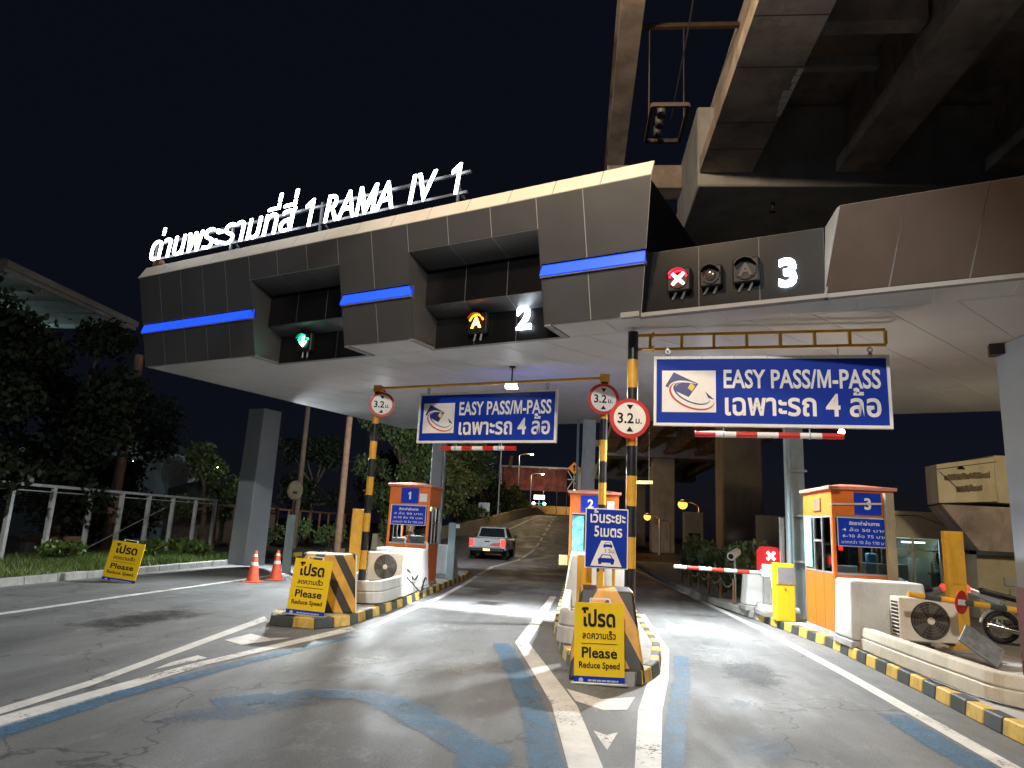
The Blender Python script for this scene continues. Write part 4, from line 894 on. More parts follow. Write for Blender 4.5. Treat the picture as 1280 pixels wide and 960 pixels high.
# ------------------------------------------------------------------ toll booths
def booth(label, x, y, z, W, D, H, num, side, board=True, numx=.5, lit=(.95, 1., 1.), energy=25, numslash=False):
    """side = -1: service window on the left wall, +1 on the right wall"""
    t = thing('toll_booth', label, 'toll booth', (x, y, z), 0, 'toll booths'); p = .05
    zb, zh = H*.41, H*.8        # sill and header heights
    mb = MB(); mb.box(-.02, W+.02, -.02, D+.02, 0, .08); mb.build('plinth', conc, t)
    for (x0, x1, y0, y1, nm) in ((p, W-p, 0, .03, 2), (p, W-p, D-.03, D, 2), (0, .03, p, D-p, 3), (W-.03, W, p, D-p, 3)):
        for k in range(nm):
            if x1-x0 > y1-y0: a, b = x0+(x1-x0)*k/nm+.006, x0+(x1-x0)*(k+1)/nm-.006; mb = MB(); mb.box(a, b, y0, y1, .085, zb)
            else: a, b = y0+(y1-y0)*k/nm+.006, y0+(y1-y0)*(k+1)/nm-.006; mb = MB(); mb.box(x0, x1, a, b, .085, zb)
            mb.build('lower_panel', orange, t, bevel=.004)
        mb = MB(); mb.box(x0, x1, y0, y1, zh, H-.06); mb.build('header_panel', orange, t, bevel=.004)
    for cx in (0, W-p):
        for cy in (0, D-p): mb = MB(); mb.box(cx, cx+p, cy, cy+p, .08, H-.06); mb.build('corner_post', orange if (cx or side > 0 or True) else alu, t)
    mb = MB(); q = .05; mb.hexa([(-q, -q, H-.06), (W+q, -q, H-.06), (W+q, D+q, H-.06), (-q, D+q, H-.06)], [(-q, -q, H), (W+q, -q, H), (W+q, D+q, H), (-q, D+q, H)])
    mb.build('roof', roof_o, t, bevel=.008)
    mb = MB(); mb.hexa([(0, 0, H+.001), (W, 0, H+.001), (W, D, H+.001), (0, D, H+.001)], [(W*.35, D*.35, H+.07), (W*.65, D*.35, H+.07), (W*.65, D*.65, H+.07), (W*.35, D*.65, H+.07)]); mb.build('roof_cap', roof_o, t)
    # glazing
    wf = mb = MB(); mb.box(p, W-p, .008, .016, zb, zh); mb.build('front_glass', glass, t)
    mb = MB(); mb.box(p, W-p, -.004, .028, zb, zb+.03); mb.build('window_sill', alu, t); mb = MB(); mb.box(p, W-p, -.004, .028, zh-.03, zh-.001); mb.build('window_head', alu, t)
    for sx in (-1, 1):
        xx = 0 if sx < 0 else W
        mb = MB(); mb.box(xx+(.01 if sx < 0 else -.018), xx+(.018 if sx < 0 else -.01), p, D-p, zb, zh); mb.build('side_glass', glass, t)
        mb = MB(); xa, xb = (-.005, .03) if sx < 0 else (W-.03, W+.005)
        for yy in (p, D*.34, D*.62, D-p-.03): mb.box(xa, xb, yy, yy+.03, zb+.03, zh-.03)
        mb.box(xa, xb, p, D-p, zb, zb+.03); mb.box(xa, xb, p, D-p, zh-.03, zh-.001); mb.box(xa, xb, D*.34+.03, D*.62, H*.62, H*.635); mb.build('window_frame', alu, t)
    mb = MB(); mb.box(p, W-p, D-.02, D-.012, zb, zh); mb.build('rear_glass', glass, t)
    # number plate over the window
    nw = H*.088; cx = W*numx; zc = H*.885
    mb = MB(); mb.box(cx-nw, cx+nw, -.012, -.002, zc-nw*.85, zc+nw*.85); mb.build('number_plate', sign_b, t)
    mb = MB(); text_into(mb, num, cx, zc-.085, .25, None, 0, .034, 0, lambda a, b, h: (a, -.0145, b)); mb.build('digit', sign_w, t)
    if board:
        bw, b0, b1 = W*.42, H*.6, H*.785; bx = W*.5
        mb = MB(); mb.box(bx-bw, bx+bw, -.03, -.01, b0, b1); mb.build('rate_board', sign_b, t)
        mb = MB(); f = .008
        mb.box(bx-bw-f, bx+bw+f, -.033, -.012, b1, b1+f); mb.box(bx-bw-f, bx+bw+f, -.033, -.012, b0-f, b0); mb.box(bx-bw-f, bx-bw, -.033, -.012, b0, b1); mb.box(bx+bw, bx+bw+f, -.033, -.012, b0, b1); mb.build('rate_frame', white_p, t)
        mb = MB(); pp = lambda a, b, h: (a, -.034, b); hh = b1-b0
        text_into(mb, 'อัตราค่าผ่านทาง', bx, b0+hh*.76, hh*.17, None, 0, .022, 0, pp)
        text_into(mb, '4 ล้อ 50 บาท', bx, b0+hh*.53, hh*.15, bw*1.7, 0, 0., 0, pp); text_into(mb, '6-10 ล้อ 75 บาท', bx, b0+hh*.31, hh*.15, bw*1.7, 0, 0., 0, pp); text_into(mb, 'มากกว่า 10 ล้อ 110 บาท', bx, b0+hh*.09, hh*.15, bw*1.8, 0, 0., 0, pp)
        mb.build('rate_lettering', sign_w, t)
    # interior: counter, desk, tube
    mb = MB(); mb.box(.05, W-.05, .06, .34, zb-.07, zb-.03); mb.box(W*.55, W*.9, .1, .3, zb-.03, zb+.2); mb.build('counter', galv, t, bevel=.005)
    mb = MB(); mb.box(W*.1, W*.42, .12, .3, zb-.03, zb+.14); mb.build('cash_terminal', white_p, t, bevel=.01)
    mb = MB(); mb.cyl((W*.2, D*.5, zh+.12), (W*.8, D*.5, zh+.12), .018, None, 8); mb.build('tube_light', E_room, t)
    mb = MB(); mb.box(W*.05, W*.95, D*.05, D*.95, H-.1, H-.07); mb.build('ceiling', white_p, t)
    l = lamp('booth_light', 'AREA', (W/2, D*.5, zh+.09), energy, lit, t, W*.6); l.rotation_euler = (0, 0, 0)
    return t
t1 = booth('orange toll booth with number 1 beside the middle lane', -4.42, 16.4, .14, .97, 1.35, 2.36, '1', 1, numx=.5, energy=150)
mb = MB(); mb.box(.72, .9, -.012, -.003, 2.36*.83, 2.36*.91); mb.build('notice', sign_w, t1)
mb = MB(); mb.cyl((.99, -.06, .5), (.99, -.06, 1.0), .03, None, 8); mb.cyl((.99, -.06, 1.0), (.93, -.0, 1.03), .03, None, 8); mb.build('downpipe', white_p, t1)
t2 = booth('orange toll booth with number 2 behind the blue distance sign', -.14, 15.0, .14, 1.02, 1.35, 2.3, '2', 1, board=False, numx=.42, energy=60)
mb = MB(); mb.box(.06, .3, -.014, -.003, 1.02, 1.78); mb.build('poster', mat('poster_print', (.12, .42, .5), .4, var=.7, scale=7, dirt=.5, dcol=(.7, .75, .75)), t2)
mb = MB(); mb.box(.78, .92, -.012, -.003, 1.9, 2.1); mb.build('notice', E_screen, t2)
mb = MB(); mb.box(-.2, -.02, .1, .35, .75, .95); mb.build('tray', mat('tray_cream', (.5, .43, .2), .6), t2)
t3 = booth('orange toll booth with number 3 on the right island', 4.16, 12.02, .14, .98, 1.45, 2.4, '3', -1, numx=.58, energy=18)
mb = MB(); mb.box(-.012, -.002, 1.02, 1.4, 1.05, 1.93); mb.build('poster', mat('poster_print_two', (.2, .6, .7), .4, var=.8, scale=6, dirt=.7, dcol=(.75, .72, .15), emit=.35, ecol=(.3, .75, .9)), t3)
mb = MB(); mb.box(-.02, -.002, .5, .85, 2.0, 2.22); mb.build('vent_panel', rail_br, t3, bevel=.004)
for yy, nm in ((.08, 'indicator'),):
    mb = MB(); mb.box(.2, .26, .3, .34, 1.36, 1.5); mb.build(nm, glow('booth_red_indicator', (1, .03, .02), 3.), t3)
mb = MB(); mb.box(.72, .88, .5, .62, 1.0, 1.34); mb.build('water_bottle', mat('blue_bottle', (.12, .4, .6), .2), t3, bevel=.02)
mb = MB(); mb.bar((-.02, -.02, 2.1), (.93, -.02, 2.14), .02, .03); mb.build('reflection_bar', mat('pale_bar', (.6, .45, .35), .5), t3)  # reflection across the number plate, modelled as a pale bar

# person seated in the first booth
pe = thing('person', 'seated person in an orange shirt behind the window of booth 1', 'person', (-3.98, 16.95, .14), R(4))
def skin_body(name, J, E, mat_, parent, sub=2):
    me = bpy.data.meshes.new(name); me.from_pydata([j[:3] for j in J], E, []); o = bpy.data.objects.new(name, me); C.objects.link(o)
    sk_ = o.modifiers.new('s', 'SKIN'); o.modifiers.new('u', 'SUBSURF').levels = sub
    for v, j in zip(me.skin_vertices[0].data, J): v.radius = (j[3], j[4] if len(j) > 4 else j[3])
    me.skin_vertices[0].data[0].use_root = True
    bpy.context.view_layer.update(); m2 = bpy.data.meshes.new_from_object(o.evaluated_get(bpy.context.evaluated_depsgraph_get()))
    bpy.data.objects.remove(o); m2.name = name; m2.materials.clear(); m2.materials.append(mat_)
    for p in m2.polygons: p.use_smooth = True
    o = bpy.data.objects.new(name, m2); C.objects.link(o); o.parent = parent; return o
J = [(0, 0, .62, .15, .12), (0, .0, .85, .15, .11), (0, 0, 1.05, .17, .11), (0, -.01, 1.17, .06, .06), (0, -.02, 1.26, .075, .085), (0, -.03, 1.36, .085, .1), (0, -.02, 1.44, .06, .07),
     (-.19, 0, 1.08, .06), (-.24, -.08, .86, .048), (-.2, -.3, .9, .036), (-.19, -.37, .91, .03), (.19, 0, 1.08, .06), (.24, -.08, .86, .048), (.2, -.3, .9, .036), (.19, -.37, .91, .03),
     (-.1, -.1, .56, .085), (-.12, -.42, .52, .065), (-.12, -.42, .1, .045), (-.12, -.52, .05, .04), (.1, -.1, .56, .085), (.12, -.42, .52, .065), (.12, -.42, .1, .045), (.12, -.52, .05, .04)]
for sx in (-1, 1):
    pass
EE = [(0, 1), (1, 2), (2, 3), (3, 4), (4, 5), (5, 6), (2, 7), (7, 8), (8, 9), (9, 10), (2, 11), (11, 12), (12, 13), (13, 14), (0, 15), (15, 16), (16, 17), (17, 18), (0, 19), (19, 20), (20, 21), (21, 22)]
for hx, i0 in ((-1, 10), (1, 14)):
    bx_, by_, bz_ = J[i0][:3]
    for fi, (ox, L) in enumerate(((-.028, .05), (-.01, .06), (.01, .056), (.027, .042))):
        k = len(J); J += [(bx_+ox, by_-.03, bz_+.003, .0095), (bx_+ox*1.1, by_-.03-L*.6, bz_+.0, .0085), (bx_+ox*1.1, by_-.03-L, bz_-.018, .007)]; EE += [(i0, k), (k, k+1), (k+1, k+2)]
    k = len(J); J += [(bx_-hx*.035, by_-.01, bz_, .011), (bx_-hx*.05, by_-.045, bz_-.008, .009)]; EE += [(i0, k), (k, k+1)]
body = skin_body('body', J, EE, skin_m, pe)
# shirt follows the torso and upper arms
J2 = [(0, 0, .6, .165, .135), (0, .0, .85, .168, .128), (0, 0, 1.05, .186, .125), (0, 0, 1.12, .1, .09), (-.19, 0, 1.08, .075), (-.235, -.06, .9, .066), (.19, 0, 1.08, .075), (.235, -.06, .9, .066)]
skin_body('shirt', J2, [(0, 1), (1, 2), (2, 3), (2, 4), (4, 5), (2, 6), (6, 7)], shirt_o, pe)
mb = MB(); mb.sphere((0, 0.0, 1.42), .1, 14, 0, (1., 1.1, .75)); mb.build('hair', hair_m, pe, smooth=True)
mb = MB()
for s in (-1, 1): mb.sphere((s*.035, -.118, 1.355), .011, 8, 0)
mb.build('eyes', blackp, pe)
mb = MB(); mb.add([(-.014, -.115, 1.31), (.014, -.115, 1.31), (0, -.15, 1.315), (0, -.12, 1.365)], [(0, 1, 2), (0, 2, 3), (1, 3, 2)]); mb.build('nose', skin_m, pe)
mb = MB(); mb.box(-.055, .055, -.118, -.1, 1.25, 1.3); mb.build('face_mask', white_p, pe, bevel=.012)
mb = MB()
for s in (-1, 1): mb.sphere((s*.092, -.02, 1.34), .024, 8, 0, (.4, .7, 1.2))
mb.build('ears', skin_m, pe, smooth=True)
t = thing('stool', 'dark stool under the seated person in booth 1', 'stool', (-3.98, 16.95, .22)); mb = MB(); mb.cyl((0, 0, .36), (0, 0, .42), .17, None, 16); mb.build('seat', blackp, t); mb = MB(); mb.cyl((0, 0, .02), (0, 0, .37), .03, None, 8); mb.cyl((0, 0, .0), (0, 0, .025), .16, None, 12); mb.build('stem', galv, t)

# ------------------------------------------------------------------ concrete guard blocks, air conditioners, rims, gates
def guard(label, x0, x1, y0, y1, z, h, tx=.06, ty=.08, m=conc_pale, bev=.05):
    t = thing('guard_block', label, 'concrete block', ((x0+x1)/2, (y0+y1)/2, z), 0, 'white concrete guard blocks'); a = (x1-x0)/2; b = (y1-y0)/2
    mb = MB(); mb.hexa([(-a, -b, .1), (a, -b, .1), (a, b, .1), (-a, b, .1)], [(-a+tx, -b+ty, h), (a-tx, -b+ty, h), (a-tx, b-.03, h), (-a+tx, b-.03, h)]); mb.build('block', m, t, bevel=bev, seg=3, smooth=True)
    mb = MB(); mb.box(-a-.02, a+.02, -b-.02, b+.02, 0, .1); mb.build('footing', conc, t, bevel=.01); return t
guard('white concrete guard block in front of booth 1', -4.42, -3.3, 15.3, 16.2, .14, .9)
guard('large white concrete guard block in front of booth 3', 4.02, 5.12, 11.0, 11.72, .14, .95, .03, .05)
guard('white guard block in front of booth 2', -.22, 1.02, 13.2, 14.8, .14, 1.05, .14, .1)
guard('grey guard block beyond booth 1 at the island end', -3.95, -3.32, 19.6, 20.4, .14, .9, .08, .06)
guard('white guard block under the boom of the right lane', 3.62, 4.2, 15.7, 16.3, .14, .8, .06, .06)
guard('low white concrete slab in front of the boom block', 3.72, 4.4, 14.6, 15.4, .14, .2, .02, .02, bev=.02)
def air_con(label, x, y, z, w, h, d, rz, ty):
    t = thing('air_conditioner', label, 'air conditioner', (x, y, z), rz, 'outdoor air conditioner units')
    mb = MB(); mb.box(-w/2, w/2, 0, d, .03, h); mb.build('case', ac_m, t, bevel=.015, seg=2)
    r = h*.42; cx = w*.02
    mb = MB(); mb.disc((cx, -.004, h*.52), r, 'y', 36, 0, .01); mb.build('fan_recess', mat('fan_dark', (.03, .026, .022), .6), t)
    mb = MB()
    for k in range(5):
        a = k*2*math.pi/5; vs = [(cx+r*.18*math.cos(a), -.012, h*.52+r*.18*math.sin(a)), (cx+r*.9*math.cos(a-.25), -.02, h*.52+r*.9*math.sin(a-.25)), (cx+r*.92*math.cos(a+.35), -.011, h*.52+r*.92*math.sin(a+.35)), (cx+r*.2*math.cos(a+.6), -.011, h*.52+r*.2*math.sin(a+.6))]; mb.add(vs, [(0, 1, 2, 3)])
    mb.build('fan_blades', mat('fan_grey', (.09, .08, .07), .5), t)
    mb = MB()
    for k in range(1, 7): mb.torus((cx, -.024, h*.52), r*k/6.5, .0025, 'y', 28, 4)
    for k in range(8): a = k*math.pi/8; mb.cyl((cx-r*math.cos(a), -.024, h*.52-r*math.sin(a)), (cx+r*math.cos(a), -.024, h*.52+r*math.sin(a)), .0025, None, 4)
    mb.build('fan_guard', mat('guard_wire', (.14, .12, .1), .5), t)
    mb = MB(); mb.disc((cx, -.032, h*.52), r*.19, 'y', 20, 0, .012); mb.build('hub', ac_m, t)
    mb = MB(); mb.box(-w/2-.003, -w/2, .03, d-.04, .08, h-.06); mb.build('side_recess', blackp, t)
    for k in range(9):
        mb = MB(); zz = .1+(h-.2)*k/8; mb.box(-w/2-.012, -w/2-.002, .02, d-.03, zz, zz+.012); mb.build('side_fin', ac_m, t)
    mb = MB()
    for s in (-.36, .36): mb.box(w*s-.03, w*s+.03, -.03, d+.03, 0, .03)
    mb.build('feet', dark_metal, t); return t
air_con('air conditioner unit on the left island by the striped pole', -3.96, 14.75, .36, .8, .6, .3, R(-6), 1)
air_con('air conditioner unit with a big fan beside the right kerb wall', 4.86, 10.5, .32, .76, .6, .3, R(-2), 1)
def rim(label, pts, z0, h, th, m=conc_pale, fill=None, fillz=None):
    """low kerb wall along a line, with a groove along its face"""
    t = thing('low_wall', label, 'low wall', (pts[0][0], pts[0][1], z0), 0, 'low concrete rims'); o = Vector((pts[0][0], pts[0][1], 0))
    def strip(za, zb, inset):
        P = [Vector((a, b, 0))-o for a, b in pts]; L_ = []; R_ = []
        for i, p in enumerate(P):
            d = (P[min(i+1, len(P)-1)]-P[max(i-1, 0)]).normalized(); nn = Vector((-d.y, d.x, 0)); L_.append(p+nn*inset); R_.append(p+nn*th)
        mb = MB(); vs = []
        for a, b in zip(L_, R_): vs += [(a.x, a.y, za), (b.x, b.y, za), (b.x, b.y, zb), (a.x+(b.x-a.x)*.12*(zb > h*.7), a.y+(b.y-a.y)*.12*(zb > h*.7), zb)]
        n = len(P); fs = [(0, 1, 2, 3), tuple(4*(n-1)+k for k in (3, 2, 1, 0))]
        for i in range(n-1):
            for k in range(4): fs.append((4*i+k, 4*i+4+k, 4*i+4+(k+1) % 4, 4*i+(k+1) % 4))
        mb.add(vs, fs); return mb
    strip(0, h*.52, 0).build('lower_course', m, t, bevel=.012); strip(h*.52, h*.56, .018).build('groove', conc, t); strip(h*.56, h, .006).build('upper_course', m, t, bevel=.02, seg=2)
    if fill: mb = MB(); mb.prism([(a-o.x, b-o.y) for a, b in fill], 0, fillz); mb.build('rubble_fill', conc, t)
    return t
def arc(cx, cy, r, a0, a1, n=8): return [(cx+r*math.cos(R(a0+(a1-a0)*i/n)), cy+r*math.sin(R(a0+(a1-a0)*i/n))) for i in range(n+1)]
rim('white concrete rim round the front of the left island', [(-4.55, 15.1)]+arc(-4.2, 12.95, .36, 180, 270, 5)+arc(-3.8, 12.95, .36, 270, 360, 5)+[(-3.42, 15.2)], .14, .4, .14, conc_pale,
    [(-4.4, 15.1), (-4.4, 13), (-4.1, 12.75), (-3.8, 12.75), (-3.56, 13), (-3.56, 15.1)], .22)
rim('white concrete rim behind the centre crash block', [(-.2, 13.1)]+arc(.05, 9.9, .26, 180, 262, 5), .14, .42, .14, conc_pale)
rim('long curved pale concrete wall along the right lane kerb', [(4.12, 11.0), (4.1, 10), (4.1, 8.9), (4.12, 8.2)]+arc(4.62, 7.9, .5, 172, 262, 7)+[(5.2, 7.35), (6.2, 7.3)], .14, .3, .16, mat('stained_concrete', (.5, .45, .36), .75, var=.16, scale=2, bump=.3, dirt=.5, dcol=(.22, .19, .14)))
# cables on the islands
def cable(label, pts, r=.012, m=blackp):
    P = [Vector(p) for p in pts]; out = []
    for i in range(len(P)-1):
        p0 = P[max(i-1, 0)]; p1 = P[i]; p2 = P[i+1]; p3 = P[min(i+2, len(P)-1)]
        for k in range(6):
            u = k/6; out.append(.5*((2*p1)+(-p0+p2)*u+(2*p0-5*p1+4*p2-p3)*u*u+(-p0+3*p1-3*p2+p3)*u**3))
    out.append(P[-1]); mb = MB(); mb.tube(out, r, 6); return tag(mb.build('cable', m, smooth=True), label, 'cable', 'black cables')
cable('black cable along the foot of the left island rim', [(-4.1, 12.5, .17), (-3.5, 12.65, .16), (-3.36, 13.6, .16), (-3.34, 14.8, .17), (-3.36, 15.6, .2), (-3.4, 16.3, .3)])
cable('looped black cables beside the air conditioner of booth 1', [(-3.62, 14.9, .66), (-3.5, 15.0, .6), (-3.4, 15.1, .42), (-3.36, 15.4, .5), (-3.3, 15.6, .3), (-3.26, 15.3, .22), (-3.3, 15.8, .42), (-3.34, 16.2, .24)], .015)
cable('slack black cable coil on the kerb before booth 1', [(-3.44, 14.6, .5), (-3.34, 14.95, .3), (-3.27, 15.2, .18), (-3.25, 15.5, .22), (-3.3, 15.75, .17), (-3.24, 15.95, .2), (-3.33, 16.3, .18)], .012)
cable('thin cable lying along the top of the right kerb', [(4.1, 11.6, .16), (4.05, 10.6, .16), (4.03, 9.2, .165), (4.04, 8.2, .16), (4.25, 7.45, .16), (4.7, 7.2, .16)], .011)
# gate with boom across the right lane
def boom(label, x, y, z, L, n, mats, rz, tilt=0., r=.04, name='boom_gate', cat='boom gate'):
    t = thing(name, label, cat, (x, y, z), 0, None, rot=(0, tilt, rz))
    for k in range(n): mb = MB(); mb.cyl((-L*k/n, 0, 0), (-L*(k+1)/n, 0, 0), r, None, 12, 0, k in (0, n-1)); mb.build('painted_band', mats[k % 2], t, smooth=True)
    return t
bg = boom('red and white boom lowered across the right lane', 3.78, 15.0, .95, 1.76, 7, (white_p, sign_r), 0, R(1.2))
mb = MB(); mb.box(-.02, .16, -.06, .06, -.07, .07); mb.build('clamp', white_p, bg, bevel=.01); mb = MB(); mb.box(.02, .14, -.05, .05, -.81, -.07); mb.build('support', galv, bg)
bb = boom('short yellow and black boom with a round disc near the air conditioner', 6.02, 10.05, .84, 1.62, 8, (kerb_k, pole_y), 0, R(5.5), .038)
Td = Matrix.Translation((-.98, -.06, 0)) @ Matrix.Rotation(R(36), 4, 'Z'); mb = MB(); mb.disc((0, 0, 0), .15, 'y', 24, 0, .012, Td); mb.build('disc', sign_r, bb); mb = MB(); mb.box(-.09, .09, -.014, -.007, -.035, .035, 0, Td); mb.build('disc_bar', sign_w, bb); mb = MB(); mb.box(-.04, .1, -.06, .06, -.7, .1); mb.build('support', rail_br, bb, bevel=.01)
t = thing('ticket_machine', 'yellow ticket machine on the right island beside booth 3', 'ticket machine', (3.95, 14.0, .14), R(-2))
mb = MB(); mb.box(-.17, .17, 0, .34, 0, 1.05); mb.build('case', yellow_box, t, bevel=.015, seg=2)
mb = MB(); mb.box(-.13, .15, -.006, .002, .68, .98); mb.build('screen', mat('grey_screen', (.22, .24, .26), .2), t); mb = MB(); mb.disc((.0, -.004, .58), .022, 'y', 14, 0, .008); mb.build('button', chrome, t); mb = MB(); mb.box(-.17, .17, -.003, -.001, .655, .66); mb.build('seam', dark_metal, t)
t = thing('lane_closed_box', 'red light box with a white cross and lit white panel behind the boom', 'signal box', (4.18, 15.95, .94), 0)
mb = MB(); mb.prism([(-.24, -.52), (.24, -.52), (.24, .42), (.17, .53), (-.17, .53), (-.24, .42)], 0, .14, 'y'); mb.build('case', glow('red_case', (.5, .015, .02), .45), t, bevel=.008)
mb = MB(); mb.box(-.16, .18, -.01, -.002, -.34, .16); mb.build('panel', glow('lit_panel', (1, .93, .9), 1.6), t)
mb = MB(); s = .1
mb.prism([(0, .3*s), (.55*s, s), (s, .55*s), (.3*s, 0), (s, -.55*s), (.55*s, -s), (0, -.3*s), (-.55*s, -s), (-s, -.55*s), (-.3*s, 0), (-s, .55*s), (-.55*s, s)], -.02, -.003, 'y', 0, Matrix.Translation((.03, 0, .34))); mb.build('cross', E_redw, t)
mb = MB(); mb.box(-.05, .05, .03, .1, -.8, -.52); mb.build('stand', galv, t)
t = thing('steel_post', 'thin round grey post behind the ticket machine', 'post', (4.36, 15.6, .14)); mb = MB(); mb.cyl((0, 0, 0), (0, 0, 1.95), .055, None, 14); mb.build('tube', galv, t, smooth=True); mb = MB(); mb.box(-.1, .1, -.1, .1, 0, .015); mb.build('base_plate', galv, t)
t = thing('steel_post', 'square pale post beside the grey guard block past booth 1', 'post', (-3.4, 19.45, .14)); mb = MB(); mb.box(-.1, .1, -.04, .04, 0, 1.52); mb.build('tube', steel_bl, t, bevel=.005); mb = MB(); mb.box(.1, .2, -.03, .03, 1.38, 1.48); mb.build('reader', white_p, t)
t = thing('security_camera', 'white box camera above the hedge by the right lane', 'camera', (3.72, 17.2, .14)); mb = MB(); mb.cyl((0, 0, 0), (0, 0, 1.05), .025, None, 8); mb.build('pole', galv, t)
mb = MB(); mb.cyl((-.12, -.16, 1.06), (.1, .18, 1.16), .1, .09, 16); mb.build('housing', white_p, t, smooth=True); mb = MB(); mb.cyl((-.128, -.172, 1.057), (-.12, -.16, 1.06), .06, None, 14); mb.build('lens', blackp, t)
t = thing('orange_post', 'orange-red steel post at the right edge of the right island', 'post', (4.62, 7.65, .14), R(8))
mb = MB(); mb.box(-.03, .28, -.03, .25, 0, .92); mb.build('body', mat('orange_red_paint', (.33, .09, .015), .6, dirt=.3), t, bevel=.01); mb = MB(); mb.box(-.06, -.031, -.04, .26, 0, 1.12); mb.build('side_plate', mat('dull_red', (.09, .016, .014), .6, dirt=.3), t); mb = MB(); mb.box(-.14, .36, -.12, .34, -.004, .02); mb.build('base_plate', rail_br, t)
t = thing('loose_plate', 'grey metal plate leaning against the air conditioner on the right', 'metal plate', (5.2, 10.0, .3), 0, None, (0, R(36), R(-18)))
mb = MB(); Tm = Matrix.Rotation(R(-48), 4, 'X'); mb.box(-.24, .24, -.01, .01, .0, .34, 0, Tm); mb.build('plate', mat('weathered_plate', (.25, .26, .26), .6, metal=.3, dirt=.6, var=.3, scale=9), t, bevel=.004); mb = MB(); f = .02
for q in ((-.25, .25, 0, f), (-.25, .25, .34-f, .34), (-.25, -.25+f, f, .34-f), (.25-f, .25, f, .34-f)): mb.box(q[0], q[1], -.018, .012, q[2], q[3], 0, Tm)
mb.build('rim', galv, t)
def cone(label, x, y):
    t = thing('traffic_cone', label, 'traffic cone', (x, y, 0), 0, 'orange cones by the left line'); prof = [(.02, .16), (.13, .075)]
    mb = MB(); mb.box(-.19, .19, -.19, .19, 0, .03); mb.build('base', cone_o, t, bevel=.012)
    for z0, z1, m in ((.03, .4, cone_o), (.4, .48, white_p), (.48, .6, cone_o), (.6, .67, white_p), (.67, .75, cone_o)):
        rr = lambda z: .15-.115*(z-.03)/.72; mb = MB(); mb.cyl((0, 0, z0), (0, 0, z1), rr(z0), rr(z1), 20, 0, z1 > .7); mb.build('sleeve' if m is white_p else 'cone_body', m, t, smooth=True)
cone('orange cone nearer the portal column, left of the pair', -7.78, 16.9); cone('orange cone on the right of the pair', -7.62, 17.85)

# ------------------------------------------------------------------ pickup truck driving away
pk = thing('pickup_truck', 'white pickup truck with lit tail lights driving up the ramp', 'pickup truck', (-4.3, 34.6, zr(35)), R(-1)); S = .93
def wheel(parent, x, y, r, w, nm='wheel', ax='x'):
    mb = MB(); mb.torus((0, 0, 0), r-.07, .085, ax, 24, 10); mb.disc((0, 0, 0), r-.1, ax, 20, 0, w*.8); o = mb.build(nm, rubber, parent, smooth=True, loc=(x, y, r))
    mb = MB(); mb.disc((0, 0, 0), r-.14, ax, 20, 0, w*.9); 
    mb.build('rim', galv, o); return o
for sx in (-1, 1):
    for yy in (1.0, 4.1): wheel(pk, sx*.78, yy, .38, .26)
mb = MB()   # lower body and bed
mb.hexa([(-.92, .05, .48), (.92, .05, .48), (.92, 5.2, .48), (-.92, 5.2, .48)], [(-.88, .0, 1.05), (.88, .0, 1.05), (.86, 5.2, .95), (-.86, 5.2, .95)]); mb.build('body', car_w, pk, bevel=.06, seg=3, smooth=True)
mb = MB(); mb.hexa([(-.8, 1.65, 1.04), (.8, 1.65, 1.04), (.82, 3.95, 1.0), (-.82, 3.95, 1.0)], [(-.64, 1.85, 1.6), (.64, 1.85, 1.6), (.62, 3.1, 1.62), (-.62, 3.1, 1.62)]); mb.build('cabin', car_w, pk, bevel=.06, seg=3, smooth=True)
mb = MB(); mb.hexa([(-.68, 1.645, 1.1), (.68, 1.645, 1.1), (.68, 1.68, 1.1), (-.68, 1.68, 1.1)], [(-.58, 1.815, 1.53), (.58, 1.815, 1.53), (.58, 1.85, 1.53), (-.58, 1.85, 1.53)]); mb.build('rear_window', mat('car_glass', (.012, .014, .016), .08), pk)
for sx in (-1, 1):
    mb = MB(); mb.hexa([(sx*.79, 1.85, 1.1), (sx*.82, 1.85, 1.1), (sx*.82, 3.6, 1.08), (sx*.79, 3.6, 1.08)], [(sx*.66, 2.0, 1.53), (sx*.69, 2.0, 1.53), (sx*.67, 3.05, 1.54), (sx*.64, 3.05, 1.54)]); mb.build('side_window', MATS['car_glass'], pk)
    mb = MB(); mb.box(sx*.78-.1, sx*.78+.1, -.03, .06, .68, 1.0); mb.build('tail_light', E_tail, pk, bevel=.02)
    mb = MB(); mb.box(sx*1.02-.09, sx*1.02+.09, 3.3, 3.42, 1.05, 1.22); mb.build('mirror', blackp, pk, bevel=.02)
    mb = MB(); mb.torus((sx*.87, 1.0, .42), .42, .05, 'x', 20, 6); mb.torus((sx*.87, 4.1, .42), .42, .05, 'x', 20, 6); mb.build('wheel_arch', blackp, pk)
mb = MB(); mb.box(-.68, .68, -.02, .03, .62, 1.0); tg = mb.build('tailgate', car_w, pk, bevel=.015); mb = MB(); mb.box(-.12, .12, -.035, -.018, .86, .92); mb.build('handle', blackp, tg)
mb = MB(); mb.add([(.1, -.024, .7), (.62, -.024, .66), (.66, -.024, .86), (.3, -.024, .82)], [(0, 1, 2, 3)]); mb.build('decal', mat('decal_red', (.3, .03, .02), .4), tg)
mb = MB(); mb.box(-.86, .86, -.14, .05, .42, .58); bu = mb.build('bumper', blackp, pk, bevel=.03); mb = MB(); mb.box(-.17, .17, -.155, -.142, .45, .56); mb.build('number_plate', glow('plate_lit', (1., .62, .35), .8), bu)
mb = MB(); mb.box(-.7, .7, .3, 4.8, .3, .5); mb.build('chassis', dark_metal, pk)
for sx in (-1, 1): lamp('tail_glow', 'POINT', (sx*.78, -.2, .85), .5, (1, .05, .03), pk, .08)

